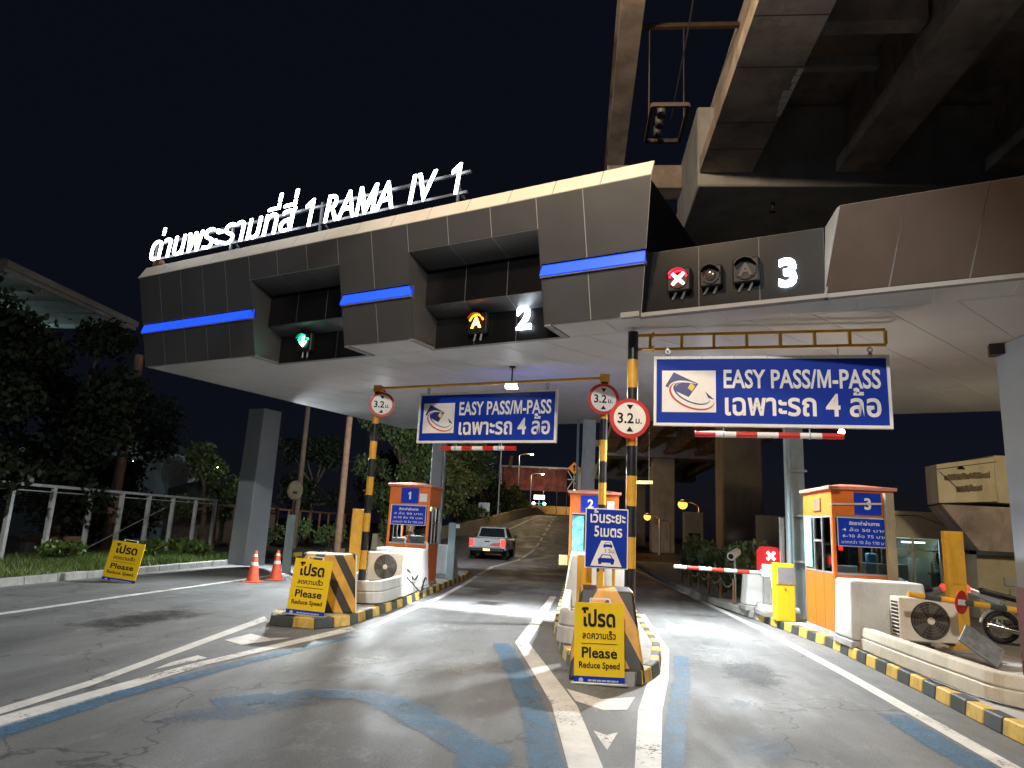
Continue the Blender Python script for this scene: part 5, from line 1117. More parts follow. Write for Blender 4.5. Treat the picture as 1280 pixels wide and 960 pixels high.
# ------------------------------------------------------------------ motorcycles
def motorcycle(label, x, y, rz, body_m, lean=R(6)):
    """heads along its own +x, rear wheel at the origin"""
    t = thing('motorcycle', label, 'motorcycle', (x, y, .012), 0, 'motorcycles parked by the office', rot=(lean, 0, rz))
    for wx, nm in ((0, 'rear_wheel'), (1.22, 'front_wheel')):
        mb = MB(); mb.torus((0, 0, 0), .24, .05, 'y', 30, 10); o = mb.build(nm, rubber, t, smooth=True, loc=(wx, 0, .29))
        mb = MB(); mb.torus((0, 0, 0), .195, .016, 'y', 28, 6); mb.cyl((0, -.06, 0), (0, .06, 0), .045, None, 14); mb.disc((0, .035, 0), .1, 'y', 24, 0, .006)
        for k in range(10): a = k*.628; mb.cyl((.04*math.cos(a), 0, .04*math.sin(a)), (.19*math.cos(a+.2), 0, .19*math.sin(a+.2)), .008, None, 5)
        mb.build('rim', chrome, o, smooth=True)
    mb = MB(); mb.tube([(0, .07, .29), (.45, .07, .36), (.75, .04, .62), (1.0, 0, .82)], .022, 8); mb.tube([(0, -.07, .29), (.45, -.07, .36), (.75, -.04, .62)], .022, 8); mb.tube([(.45, 0, .36), (.1, 0, .66), (-.3, 0, .85)], .022, 8); mb.build('frame', dark_metal, t, smooth=True)
    mb = MB(); mb.box(.32, .72, -.11, .11, .24, .5); mb.cyl((.45, 0, .45), (.72, 0, .5), .09, .08, 14); mb.build('engine', mat('engine_alloy', (.25, .25, .26), .4, metal=.6), t, bevel=.03)
    mb = MB(); mb.tube([(.62, -.13, .3), (.3, -.14, .22), (-.25, -.15, .34)], .042, 10); mb.build('exhaust', chrome, t, smooth=True)
    mb = MB(); mb.hexa([(-.34, -.09, .86), (.5, -.11, .68), (.5, .11, .68), (-.34, .09, .86)], [(-.3, -.08, .95), (.45, -.1, .78), (.45, .1, .78), (-.3, .08, .95)]); mb.build('seat', blackp, t, bevel=.035, seg=3, smooth=True)
    mb = MB(); mb.hexa([(.45, -.11, .6), (.98, -.08, .58), (.98, .08, .58), (.45, .11, .6)], [(.5, -.1, .82), (.92, -.07, .9), (.92, .07, .9), (.5, .1, .82)]); mb.build('tank', body_m, t, bevel=.05, seg=3, smooth=True)
    mb = MB(); mb.hexa([(-.5, -.06, .84), (.1, -.1, .6), (.1, .1, .6), (-.5, .06, .84)], [(-.48, -.05, .95), (.1, -.09, .74), (.1, .09, .74), (-.48, .05, .95)]); mb.build('tail_fairing', body_m, t, bevel=.02)
    mb = MB(); mb.sphere((-.5, 0, .93), .065, 12, 0, (.6, 1.2, .9)); mb.build('tail_light', E_tail, t, smooth=True)
    mb = MB(); mb.ring((0, 0, .29), .32, .335, 'y', 18, 0, .11, None, R(40), R(170)); mb.build('mudguard', body_m, t); mb = MB(); mb.ring((1.22, 0, .29), .31, .325, 'y', 18, 0, .11, None, R(30), R(160)); mb.build('mudguard', body_m, t)
    mb = MB()
    for s in (-.075, .075): mb.cyl((1.22, s, .29), (1.0, s, .92), .02, None, 8)
    mb.build('fork', chrome, t, smooth=True)
    mb = MB(); mb.tube([(.9, -.34, 1.0), (.98, -.15, .98), (.98, .15, .98), (.9, .34, 1.0)], .013, 8); mb.build('handlebar', dark_metal, t, smooth=True)
    mb = MB(); mb.sphere((1.08, 0, .88), .09, 12); mb.build('headlamp', chrome, t, smooth=True)
    for s in (-1, 1):
        mb = MB(); mb.cyl((.94, s*.26, .99), (.9, s*.32, 1.14), .007, None, 6); mb.sphere((.9, s*.33, 1.17), .055, 10, 0, (.3, 1, .7)); mb.build('mirror', dark_metal, t, smooth=True)
    lamp('tail_glow', 'POINT', (-.62, 0, .93), 1.2, (1, .05, .03), t, .05); return t
motorcycle('silver motorcycle with a lit red tail light beside the portal column', 7.58, 13.75, R(-12), mat('bike_silver', (.4, .45, .48), .3, metal=.5, coat=.5))
motorcycle('dark motorcycle with its tail light lit, behind the yellow channel post', 6.1, 13.8, R(172), mat('bike_grey', (.1, .11, .12), .35, coat=.5), R(-6))
t = thing('helmet', 'white and grey open helmet resting on the dark motorcycle', 'helmet', (5.95, 13.95, .8)); mb = MB(); mb.sphere((0, 0, .12), .15, 16, 0, (1.15, 1, .85)); mb.build('shell', mat('helmet_grey', (.16, .17, .18), .3), t, smooth=True); mb = MB(); mb.ring((0, 0, .17), .152, .172, 'z', 24, 0, .05); mb.build('visor', white_p, t)

# ------------------------------------------------------------------ offices behind the yard
k = thing('kiosk', 'low cream kiosk with a lit glazed front behind the motorcycles', 'building', (8.35, 20.0, .012))
mb = MB(); mb.box(0, 2.1, 0, 3.2, 1.85, 2.55); mb.build('fascia', cream, k, bevel=.01); mb = MB(); mb.box(0, 2.1, .02, .1, 0, .55); mb.box(0, .1, .1, 3.2, 0, 1.849); mb.box(2.0, 2.1, .1, 3.2, 0, 1.849); mb.box(0, 2.1, 3.1, 3.2, 0, 1.849); mb.build('wall', cream, k)
for x0, x1 in ((.06, .62), (.68, 1.3), (1.36, 2.02)):
    mb = MB(); mb.box(x0, x1, .05, .058, .56, 1.84); mb.build('window_pane', glass, k)
    mb = MB(); mb.box(x0-.05, x0, .03, .09, .551, 1.848); mb.build('mullion', alu, k); mb = MB(); mb.box(x0+.001, x1-.001, .03, .09, 1.5, 1.54); mb.build('transom', alu, k)
mb = MB(); mb.box(.3, 1.0, 1.2, 1.9, .0, 1.1); mb.box(1.2, 1.8, 1.6, 2.2, 0, 1.3); mb.build('cabinet', galv, k); mb = MB(); mb.box(.9, 1.5, 1.2, 1.3, 1.72, 1.76); mb.build('tube_light', E_room, k); lamp('kiosk_light', 'POINT', (1.0, 1.5, 1.6), 22, (.75, .95, 1.), k, .2)
mb = MB(); mb.tube([(.0, -.02, 2.42), (.8, -.02, 2.44), (1.5, -.02, 2.2), (1.95, -.02, 1.95)], .008, 5); mb.build('wire', blackp, k)
o_ = thing('office_building', 'cream office with an overhanging upper box and sloping underside, right edge', 'building', (8.75, 18.0, .012))
mb = MB(); mb.hexa([(0, 0, 2.68), (1.35, 0, 2.78), (1.6, 1.2, 2.78), (.3, 1.2, 2.7)][:4], [(0, 0, 3.62), (1.35, 0, 3.86), (1.6, 1.2, 3.9), (.3, 1.2, 3.68)]); mb.box(1.36, 3.5, .02, 1.6, 2.75, 3.9)
mb.build('upper_wall', cream, o_, bevel=.01)
mb = MB(); mb.hexa([(1.0, .3, 1.6), (3.4, .3, 1.6), (3.4, 1.4, 1.6), (1.25, 1.4, 1.6)], [(.1, .1, 2.66), (3.4, .1, 2.66), (3.4, 1.4, 2.66), (.4, 1.4, 2.66)]); mb.build('sloping_underside', conc_dark, o_); mb = MB(); mb.box(.95, 3.4, .25, .35, 1.5, 1.6); mb.build('ledge', mat('slate_ledge', (.06, .07, .08), .4), o_)
mb = MB(); mb.box(1.02, 3.4, .5, 1.5, 0, 1.5); mb.build('lower_wall', cream, o_, bevel=.01)
rr = random.Random(9)
for r0, (a, b, zz) in enumerate(((.16, 1.22, 3.25), (.42, 1.02, 2.98))):
    x = a; mb = MB()
    while x < b: L = rr.uniform(.05, .11); mb.box(x, min(x+L, b), -.02, -.004, zz+rr.uniform(-.02, .0)+.1*(x-a), zz+.12+rr.uniform(-.02, .04)+.1*(x-a)); x += L+.012
    mb.build('faded_lettering', mat('faded_paint', (.16, .12, .07), .8, var=.4, scale=12), o_)['kind'] = 'stuff'
mb = MB(); mb.tube([(0, -.03, 3.5), (.7, -.03, 3.62), (1.4, -.03, 3.74)], .009, 5); mb.tube([(.05, -.03, 3.45), (.5, -.03, 3.0)], .008, 5); mb.cyl((.55, -.05, 3.52), (.55, -.05, 3.6), .09, .03, 10); mb.build('wire', blackp, o_)
mb = MB(); mb.box(1.6, 2.1, .46, .499, .8, 1.0); mb.box(1.7, 2.0, .44, .47, .55, .75); mb.build('notice_shelf', conc_pale, o_)
for i, (x, z) in enumerate(((10.35, .95), (10.95, .95))):
    air_con(('cream wall unit left of the pair beyond the yellow post', 'cream wall unit right of the pair beyond the yellow post')[i], x-.2, 20.6, z, .55, .8, .25, 0, 0)
t = thing('ac_stand', 'dark shelf carrying the pair of wall units', 'shelf', (10.4, 20.75, .012)); mb = MB(); mb.box(-.6, .8, -.2, .3, .88, .94); mb.build('shelf', dark_metal, t); mb = MB(); mb.box(-.55, -.48, -.15, .25, 0, .88); mb.box(.7, .77, -.15, .25, 0, .88); mb.build('leg', dark_metal, t)
t = thing('office_wall', 'long cream wall with a doorway under the viaduct behind the hedge', 'wall', (5.6, 30, .012)); mb = MB(); mb.box(0, 1.0, 0, .2, 0, 1.2); mb.box(1.8, 4.4, 0, .2, 0, 2.6); mb.build('wall', cream, t); mb = MB(); mb.box(2.7, 3.3, -.02, -.002, .1, 2.1); mb.build('door', mat('door_grey', (.2, .19, .17), .6), t)
t = thing('guard_hut', 'small cream hut with a dark window under the viaduct', 'hut', (4.95, 33, .012)); mb = MB(); mb.box(0, .8, 0, .8, 1.75, 2.7); mb.build('upper_wall', cream, t); mb = MB(); mb.box(0, .12, 0, .8, 0, 1.749); mb.box(.68, .8, 0, .8, 0, 1.749); mb.box(.12, .68, 0, .05, 0, .7); mb.build('lower_wall', cream, t); mb = MB(); mb.box(.12, .68, .03, .04, .7, 1.748); mb.build('window', glass_d, t)

# ------------------------------------------------------------------ viaduct over the plaza
vd = thing('viaduct', 'dark concrete girder viaduct passing over the right of the portal', 'viaduct', (0, 0, 0)); ZG = 9.0
Y0, Y1 = -25, 120
mb = MB(); mb.box(2.66, 17, Y0, Y1, 10.6, 10.85); mb.build('deck_slab', conc_dark, vd)
for y_ in (11.0, 24.5, 52, 80):
    mb = MB(); mb.box(.9, 2.62, y_+.06, y_+.14, 10.5, 10.58); mb.build('cross_strut', rust_d, vd)
mb = MB(); mb.prism([(.45, 10.86), (.75, 10.86), (.7, 11.7), (.55, 11.7)], Y0, Y1, 'y'); mb.box(.5, .9, Y0, Y1, 10.4, 10.59); mb.build('edge_beam', conc_dark, vd)
caps = [(13.55, 16.6), (38, 41), (66, 69), (94, 97)]
spans = [(Y0, 13.5), (16.65, 37.95), (41.05, 65.95), (69.05, 93.95)]
for i, (gx, gw) in enumerate(((2.33, 1.06), (5.05, .85), (7.9, .9), (10.7, .9), (13.6, .9))):
    for a, b in spans:
        mb = MB(); mb.prism([(gx, ZG), (gx+gw, ZG), (gx+gw, ZG+.3), (gx+gw*.72, ZG+.5), (gx+gw*.72, 10.59), (gx+gw*.28, 10.59), (gx+gw*.28, ZG+.5), (gx, ZG+.3)], a, b, 'y'); mb.build('girder', conc_dark, vd)
    for a, b in zip(range(0, 5), range(1, 6)): pass
for a, b in ((9.9, 10.2), (24, 24.3), (31, 31.3), (50, 50.3), (58, 58.3)):
    mb = MB()
    for g0, g1 in ((3.1, 5.2), (5.8, 8.05), (8.7, 10.9), (11.5, 13.8)): mb.box(g0, g1, a, b, 9.6, 10.1)
    mb.build('diaphragm', conc_dark, vd)
for i, (a, b) in enumerate(caps):
    mb = MB(); mb.prism([(2.3, 8.72), (15.5, 8.72), (15.5, 10.55), (2.3, 10.55)], a, b, 'y'); mb.build('pier_cap', mat('cap_concrete', (.4, .4, .41), .8, var=.22, scale=1.1, bump=.4, dirt=.5, dcol=(.16, .15, .14)), vd, bevel=.03)
    mb = MB(); mb.box(.5, 2.29, b-.9, b-.3, 9.8, 10.39); mb.build('cap_bracket', conc_dark, vd)
    px = 8.8 if i <= 1 else 8.0
    if i > 0: mb = MB(); mb.prism([(-1.05+px, -1.05+(a+b)/2), (1.05+px, -1.05+(a+b)/2), (1.05+px, 1.05+(a+b)/2), (-1.05+px, 1.05+(a+b)/2)], 0, 8.71); mb.build('pier', pier_m, vd, bevel=.08)
    else: mb = MB(); mb.box(11.5, 13.4, a+.4, b-.4, 0, 8.71); mb.build('pier', pier_m, vd, bevel=.08)
mb = MB(); mb.box(3.3, 5.0, 11.2, 11.35, 9.75, 9.95); mb.build('stay_bar', galv, vd)
mb = MB(); rr = random.Random(4)
for q in range(7): y = 10.2+q*.19; mb.box(3.36-rr.uniform(.02, .12), 3.4, y, y+.17, ZG-.006, ZG+rr.uniform(.06, .14))
mb.build('white_splash', white_p, vd)
mb = MB()
for y in (7.9, 9.0, 10.15, 11.7, 12.6): mb.box(2.335, 3.385, y, y+.02, ZG-.006, ZG+.01)
mb.build('form_joint', mat('joint_dark', (.1, .09, .085), .9), vd)
mb = MB(); mb.cyl((4.0, 14.3, 8.55), (4.0, 14.3, 8.72), .035, None, 8); mb.box(3.94, 4.06, 14.24, 14.36, 8.5, 8.55); mb.build('drip_spout', dark_metal, vd)
t = thing('junction_cage', 'small open metal cage with insulators hung under the viaduct edge', 'metal cage', (1.35, 11.1, 8.6))
mb = MB()
for a, b in (((-.3, -.55, 0), (.3, -.55, 0)), ((-.3, .55, 0), (.3, .55, 0)), ((-.3, -.55, 0), (-.3, .55, 0)), ((.3, -.55, 0), (.3, .55, 0))):
    mb.bar(a, b, .05, .07)
for a in ((-.3, .0, 0), (.3, .0, 0)): mb.bar(Vector(a)+Vector((0, 0, 2.0)), Vector(a), .018, .018)
mb.build('frame', rust_d, t)
for yy in (-.3, 0, .3): mb = MB(); mb.cyl((-.12, yy, -.06), (-.12, yy, .12), .07, None, 12); mb.build('insulator', mat('insulator_grey', (.05, .05, .05), .5), t, smooth=True)
tag((lambda m: m.build('hanging_wire', dark_metal))(MB().tube([(1.42, 11.1, 8.6), (1.5, 9.5, 9.3), (1.55, 6.5, 10.6)], .012, 6)), 'thin wire rising from the metal cage under the viaduct', 'wire')

# ------------------------------------------------------------------ left side: fence, poles, trees, roof
fence_p = mat('fence_grey_paint', (.55, .58, .58), .5, var=.12, scale=6, dirt=.3)
fe = thing('fence', 'grey railing fence with square posts along the grassy verge', 'fence', (-15, 0, .1))
fy = [10.4, 11.9, 13.4, 14.9, 16.2, 17.5, 19.0, 20.6, 22.1, 23.6, 25.1, 26.7, 28.2]
for y in fy: mb = MB(); mb.box(-.06, .06, y-.06, y+.06, 0, 1.98); mb.build('post', fence_p, fe, bevel=.008)
mb = MB(); mb.box(-.05, .05, 9, 28.3, 1.98, 2.06); mb.build('top_rail', fence_p, fe); mb = MB(); mb.cyl((.0, 9, 1.86), (0, 28.3, 1.86), .018, None, 6); mb.build('under_rail', fence_p, fe)
mb = MB()
for z in np.arange(.15, 1.8, .075): mb.cyl((-.02, 9, z), (-.02, 28.3, z), .004, None, 4)
w_ = mb.build('wire_mesh', dark_metal, fe); w_['kind'] = 'stuff'
fe2 = thing('fence', 'rusty brown railing fence continuing past the portal column', 'fence', (-15, 28.4, .1))
for k_ in range(13): mb = MB(); mb.box(-.045, .045, k_*1.5, k_*1.5+.09, 0, 1.8); mb.build('post', rail_br, fe2)
mb = MB(); mb.box(-.04, .04, 0, 18.2, 1.8, 1.88); mb.build('top_rail', rail_br, fe2); mb = MB(); mb.box(-.03, .03, 0, 18.2, .3, .35); mb.build('bottom_rail', rail_br, fe2)
mb = MB(); mb.bar((-14.85, 20.4, .3), (-14.85, 24.4, 1.7), .03, .03); tag(mb.build('stay_rod', galv), 'thin diagonal rod leaning against the grey fence', 'rod')
def pole(label, x, y, h, r0, r1, m, lean=(0, 0), arms=True):
    t = thing('utility_pole', label, 'utility pole', (x, y, .1), 0, 'utility poles on the left')
    mb = MB(); mb.cyl((0, 0, 0), (lean[0], lean[1], h), r0, r1, 14); mb.build('shaft', m, t, smooth=True)
    if arms: mb = MB(); f = .72; c = Vector((lean[0]*f, lean[1]*f, h*f)); mb.ring(c, r0*.9, r0*1.15, 'z', 16, 0, .06); mb.ring(c+Vector((0, 0, .25)), r0*.9, r0*1.15, 'z', 16, 0, .05); mb.bar(c+Vector((.1, -.1, .1)), c+Vector((.75, -.2, .5)), .05, .05); mb.build('clamp', rail_br, t)
    return t
pole('thick brown utility pole rising behind the grey fence', -17, 24.6, 7.3, .2, .16, wood, (.1, 0))
pole('thin brown utility pole standing near the rusty fence', -10.9, 32, 6.3, .17, .14, wood, (0, 0), False)
pole('dark slim utility pole behind the round mirror', -13.2, 32.5, 7, .14, .11, bark, (0, 0), False)
t = thing('traffic_mirror', 'round mirror seen from behind on a post beyond the fence', 'traffic mirror', (-10.72, 26, .1)); mb = MB(); mb.cyl((0, 0, 0), (0, 0, 2.5), .035, None, 8); mb.build('post', rail_br, t)
mb = MB(); mb.sphere((0, 0, 2.5), .32, 24, 0, (1, .22, 1.15)); mb.build('back_shell', mat('mirror_back', (.55, .42, .25), .5, dirt=.3), t, smooth=True); mb = MB(); mb.box(-.03, .12, -.12, -.06, 2.36, 2.46); mb.build('bracket', dark_metal, t)
# building with a metal roof behind the dark tree
rf = thing('roofed_shed', 'shed with long pale metal eaves behind the dark left tree', 'shed', (-17, .3, .0))
mb = MB(); mb.box(-.12, .12, 17.6, 23.9, 8.4, 8.6); mb.box(-.05, .05, 17.6, 23.9, 8.26, 8.4); mb.build('eave_beam', mat('grey_gutter', (.35, .34, .33), .5), rf)
for k_ in range(8):
    y = 17.6+k_*.79; mb = MB(); mb.box(-7, -.14, y+.01, y+.78, 8.36, 8.4); mb.build('ceiling_panel', mat('pale_ceiling', (.5, .62, .6), .6, emit=.03, ecol=(.4, .6, .58)) if False else mat('pale_ceiling', (.55, .66, .64), .6), rf)
for k_ in range(5): mb = MB(); mb.box(-7, -.14, 17.9+k_*1.4, 17.98+k_*1.4, 8.2, 8.35); mb.build('purlin', MATS['pale_ceiling'], rf)
mb = MB(); mb.box(-7, 0, 17.6, 23.9, 8.61, 8.66); mb.build('roof_sheet', galv, rf)
for y in (18, 23.5): mb = MB(); mb.box(-6.9, -6.6, y, y+.3, 0, 8.35); mb.build('post', galv, rf)
mb = MB(); mb.box(-7, -6.9, 17.6, 23.9, 3, 8.35); mb.build('wall', bluewall, rf)
for yy in (19.2, 22.3):
    mb = MB(); mb.cyl((-4.5, yy-.5, 8.28), (-4.5, yy+.5, 8.28), .03, None, 8); mb.build('tube_light', E_room, rf)
    lamp('shed_light', 'POINT', (-4.2, yy, 7.6), 14, (.8, 1., .97), rf, .3)
ho = thing('house', 'pale blue house glimpsed between the left trees', 'house', (-22.5, 30, .0)); mb = MB(); mb.box(-3, 2.6, 0, 5, 0, 4.4); mb.build('wall', bluewall, ho); mb = MB(); mb.prism([(-3.4, 4.41), (3, 4.41), (-.2, 5.6)], -.4, 5.4, 'y'); mb.build('roof', mat('roof_grey', (.15, .16, .17), .7), ho)
for x in (-2, -.3, 1.3): mb = MB(); mb.box(x, x+.9, -.03, -.002, 2.6, 3.8); o = mb.build('window', glass_d, ho); mb = MB(); mb.box(x-.06, x+.96, -.05, -.031, 2.5, 2.6); mb.build('sill', white_p, o)
t = thing('wall_lamp', 'lamp lighting the pale blue house from its side', 'lamp', (-19.2, 28.6, .1)); mb = MB(); mb.cyl((0, 0, 0), (0, 0, 3.4), .03, None, 8); mb.build('post', galv, t); mb = MB(); mb.sphere((0, 0, 3.45), .09, 10); mb.build('globe', E_lamp, t); lamp('house_light', 'POINT', (-.2, 0, 3.3), 9, (.8, .95, 1.), t, .1)
t = thing('garden_lamp', 'small bright lamp shining among the left trees', 'lamp', (-21.6, 40, .1)); mb = MB(); mb.cyl((0, 0, 0), (0, 0, 4.2), .04, None, 8); mb.build('post', galv, t); mb = MB(); mb.box(-.14, .14, -.1, .1, 4.1, 4.4); mb.build('lantern', E_warmw, t); lamp('garden_light', 'POINT', (0, -.3, 4.1), 60, (1, .85, .5), t, .15)
t = thing('barn', 'dark low shed with a pitched roof behind the fence', 'shed', (-19, 33, .0)); mb = MB(); mb.box(-3, 3, 0, 4, 0, 1.9); mb.build('wall', mat('old_boards', (.1, .07, .05), .85, var=.4, scale=5), t); mb = MB(); mb.prism([(-3.3, 1.91), (3.3, 1.91), (.5, 3.1)], -.3, 4.3, 'y'); mb.build('roof', mat('dark_roof', (.03, .03, .03), .8), t)
t = thing('log', 'brown log lying in the grass behind the fence', 'log', (-16.2, 20.6, .55)); mb = MB(); mb.cyl((-.9, 0, 0), (.9, .3, .05), .12, .09, 10); mb.build('trunk', wood, t, smooth=True); mb = MB(); mb.box(-.7, -.5, -.2, .2, -.5, -.1); mb.build('block', conc, t); mb = MB(); mb.box(.5, .7, 0, .4, -.5, -.08); mb.build('block', conc, t)

def leafmesh(name, blobs, n, size, m, parent, seed=1, droop=.2):
    rng = np.random.RandomState(seed); w_ = np.array([b[3]*b[4]*b[5] for b in blobs])**.7; w_ /= w_.sum(); ids = rng.choice(len(blobs), n, p=w_); B = np.array(blobs, float)[ids]
    d = rng.normal(size=(n, 3)); d /= np.linalg.norm(d, axis=1)[:, None]; r = rng.rand(n)**.45
    # clumps: pull each leaf towards one of many twig ends
    K = max(12, n//38); kc = rng.randint(0, K, n); kd = rng.normal(size=(K, 3)); kd /= np.linalg.norm(kd, axis=1)[:, None]; kr = .55+.45*rng.rand(K)
    P = B[:, :3]+B[:, 3:6]*(kd[kc]*kr[kc][:, None]*.88+d*r[:, None]*.26)
    s = size*(.6+.8*rng.rand(n)); a = rng.normal(size=(n, 3)); a[:, 2] -= droop*2; a /= np.linalg.norm(a, axis=1)[:, None]
    b = np.cross(a, rng.normal(size=(n, 3))); b /= np.linalg.norm(b, axis=1)[:, None]; nn = np.cross(a, b)
    V = np.zeros((n, 4, 3)); V[:, 0] = P; V[:, 1] = P+a*(s*.5)[:, None]+b*(s*.32)[:, None]+nn*(s*.08)[:, None]; V[:, 2] = P+a*s[:, None]; V[:, 3] = P+a*(s*.5)[:, None]-b*(s*.32)[:, None]+nn*(s*.08)[:, None]
    me = bpy.data.meshes.new(name); me.vertices.add(n*4); me.vertices.foreach_set('co', V.ravel()); me.loops.add(n*4); me.loops.foreach_set('vertex_index', np.arange(n*4)); me.polygons.add(n)
    me.polygons.foreach_set('loop_start', np.arange(n)*4); me.polygons.foreach_set('loop_total', np.full(n, 4)); me.update(); me.validate(); me.materials.append(m)
    o = bpy.data.objects.new(name, me); C.objects.link(o); o.parent = parent; return o
def tree(label, x, y, z, h, spread, n, size, m, seed, name='tree', cat='tree', grp='trees beyond the plaza', low=.3, nb=9):
    t = thing(name, label, cat, (x, y, z), 0, grp); rr = random.Random(seed)
    mb = MB(); top = Vector((rr.uniform(-.3, .3), rr.uniform(-.3, .3), h*.62)); mid = Vector((rr.uniform(-.15, .15), 0, h*.3)); r0 = max(.05, h*.028)
    mb.cyl((0, 0, -.05), mid, r0, r0*.8, 10); mb.cyl(mid, top, r0*.8, r0*.45, 10); blobs = []
    for k_ in range(nb):
        a = k_*2.4+rr.uniform(-.4, .4); f = rr.uniform(low, .92); rad = spread*rr.uniform(.25, .75)*(1.1-.5*abs(f-.55)); c = Vector((math.cos(a)*rad, math.sin(a)*rad, h*f)); s = spread*rr.uniform(.32, .55)
        blobs.append((c.x, c.y, c.z, s, s, s*rr.uniform(.6, .85))); b0 = mid.lerp(top, min(1, max(0, (f-.25)*1.2))); mb.cyl(b0, b0.lerp(c, .5)+Vector((0, 0, -.1)), r0*.4, r0*.28, 7); mb.cyl(b0.lerp(c, .5)+Vector((0, 0, -.1)), c, r0*.28, r0*.1, 6)
    mb.build('trunk', bark, t, smooth=True); leafmesh('crown', blobs, n, size, m, t, seed); return t
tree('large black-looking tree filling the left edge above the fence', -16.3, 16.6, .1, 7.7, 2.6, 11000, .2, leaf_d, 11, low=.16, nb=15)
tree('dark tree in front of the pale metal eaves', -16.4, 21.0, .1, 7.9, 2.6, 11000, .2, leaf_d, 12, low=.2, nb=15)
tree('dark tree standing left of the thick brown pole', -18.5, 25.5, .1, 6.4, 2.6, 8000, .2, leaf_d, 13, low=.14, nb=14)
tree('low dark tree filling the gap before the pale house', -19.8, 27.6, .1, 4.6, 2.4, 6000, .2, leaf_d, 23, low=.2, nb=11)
tree('leafy tree between the brown pole and the portal column', -17.0, 31, .1, 4.8, 2.2, 4500, .18, leaf_m, 14, low=.3, nb=9)
tree('tree beyond the rusty fence, right of the portal column', -15.5, 40, .1, 6, 2.8, 4500, .2, leaf_d, 15)
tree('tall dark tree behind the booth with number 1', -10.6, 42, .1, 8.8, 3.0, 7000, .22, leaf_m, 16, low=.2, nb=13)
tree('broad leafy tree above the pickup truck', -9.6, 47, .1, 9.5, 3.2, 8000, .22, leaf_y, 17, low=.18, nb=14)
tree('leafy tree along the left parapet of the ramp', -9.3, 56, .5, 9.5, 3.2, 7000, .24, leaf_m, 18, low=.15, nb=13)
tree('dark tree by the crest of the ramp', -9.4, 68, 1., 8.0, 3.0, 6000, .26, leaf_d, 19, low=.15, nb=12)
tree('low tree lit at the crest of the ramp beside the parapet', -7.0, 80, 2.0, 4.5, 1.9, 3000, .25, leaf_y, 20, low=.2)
tree('slender tree behind the mirror post left of the thin pole', -14, 50, .1, 7, 2.8, 4500, .24, leaf_d, 21)
def bush(label, x, y, z, h, sx, sy, n, size, m, seed, grp):
    t = thing('bush', label, 'bush', (x, y, z), 0, grp); rr = random.Random(seed); bl = []; mb = MB()
    for k_ in range(7):
        c = Vector((rr.uniform(-sx, sx)*.6, rr.uniform(-sy, sy)*.6, h*rr.uniform(.35, .75))); bl.append((c.x, c.y, c.z, sx*.5, sy*.5, h*.34)); mb.cyl((c.x*.2, c.y*.2, -.03), c, .018, .008, 6)
    mb.build('stems', bark, t); leafmesh('foliage', bl, n, size, m, t, seed, -.2); return t
for i, (x, y) in enumerate(((3.75, 17.9), (3.7, 19.2), (3.6, 20.6), (3.55, 22.2), (3.5, 24.2))):
    bush(('clipped hedge bush next to the boom block', 'second hedge bush from the boom block', 'middle hedge bush along the right lane kerb', 'fourth hedge bush from the boom block', 'farthest hedge bush by the right lane, slightly taller')[i], x+.5, y, .14, 1.35+.2*(i == 4), .68, .75, 2600, .11, leaf_h, 40+i, 'hedge bushes along the right kerb')
for i, (x, y, h) in enumerate(((-14.2, 30.5, 1.1), (-13.6, 33.5, 1.4), (-12.6, 36, 1.3), (-9.9, 38.5, 1.5))):
    bush(('low weeds bush behind the portal column', 'shrub at the foot of the rusty fence', 'shrub near the end of the rusty fence', 'shrub beside the booth with number 1 beyond the lane')[i], x, y, .1, h, .9, .9, 2000, .13, leaf_m, 50+i, 'shrubs along the rusty fence')
for i, (x, y) in enumerate(((-13.6, 21.6), (-14.2, 24.6), (-12.6, 22.6), (-13.9, 18.2))):
    bush(('weed clump by the tilted yellow board', 'weed clump against the grey fence near the column', 'small weed clump on the kerb side of the verge', 'weed clump in the grass under the dark tree')[i], x, y, .12, .5, .55, .5, 500, .16, grass_m, 60+i, 'weed clumps on the verge')
# chain posts before the hedge
ch = thing('chain_rail', 'drooping chain on short posts along the hedge', 'chain', (3.62, 16.9, .14))
for k_ in range(6): mb = MB(); mb.cyl((-.08*k_*.5, k_*1.3, 0), (-.08*k_*.5, k_*1.3, .55), .03, None, 8); mb.build('post', rail_br, ch)
for k_ in range(5):
    mb = MB(); mb.tube([(-.04*(k_+u), (k_+u)*1.3, .52-.8*u*(1-u)*.9) for u in np.linspace(0, 1, 9)], .012, 5); mb.build('chain', galv, ch)

# ------------------------------------------------------------------ ramp parapets and the far end
def parapet(label, pts, h, th, m):
    t = thing('parapet', label, 'parapet', (0, 0, 0)); 
    for (a, b) in zip(pts[:-1], pts[1:]):
        n_ = max(1, int((b[1]-a[1])/4))
        for k_ in range(n_):
            x0 = a[0]+(b[0]-a[0])*k_/n_; x1 = a[0]+(b[0]-a[0])*(k_+1)/n_; y0 = a[1]+(b[1]-a[1])*k_/n_+.01; y1 = a[1]+(b[1]-a[1])*(k_+1)/n_-.01; z0, z1 = zr(y0), zr(y1)
            mb = MB(); mb.hexa([(x0-th/2, y0, z0-.6), (x0+th/2, y0, z0-.6), (x1+th/2, y1, z1-.6), (x1-th/2, y1, z1-.6)], [(x0-th*.3, y0, z0+h), (x0+th*.3, y0, z0+h), (x1+th*.3, y1, z1+h), (x1-th*.3, y1, z1+h)]); mb.build('barrier_segment', m, t)
    return t
parapet('tan concrete parapet along the left of the ramp', [(-10.9, 38), (-7.6, 56), (-4.75, 84), (-4.6, 112)], .85, .4, mat('tan_concrete', (.42, .34, .22), .8, var=.2, scale=1, dirt=.4))
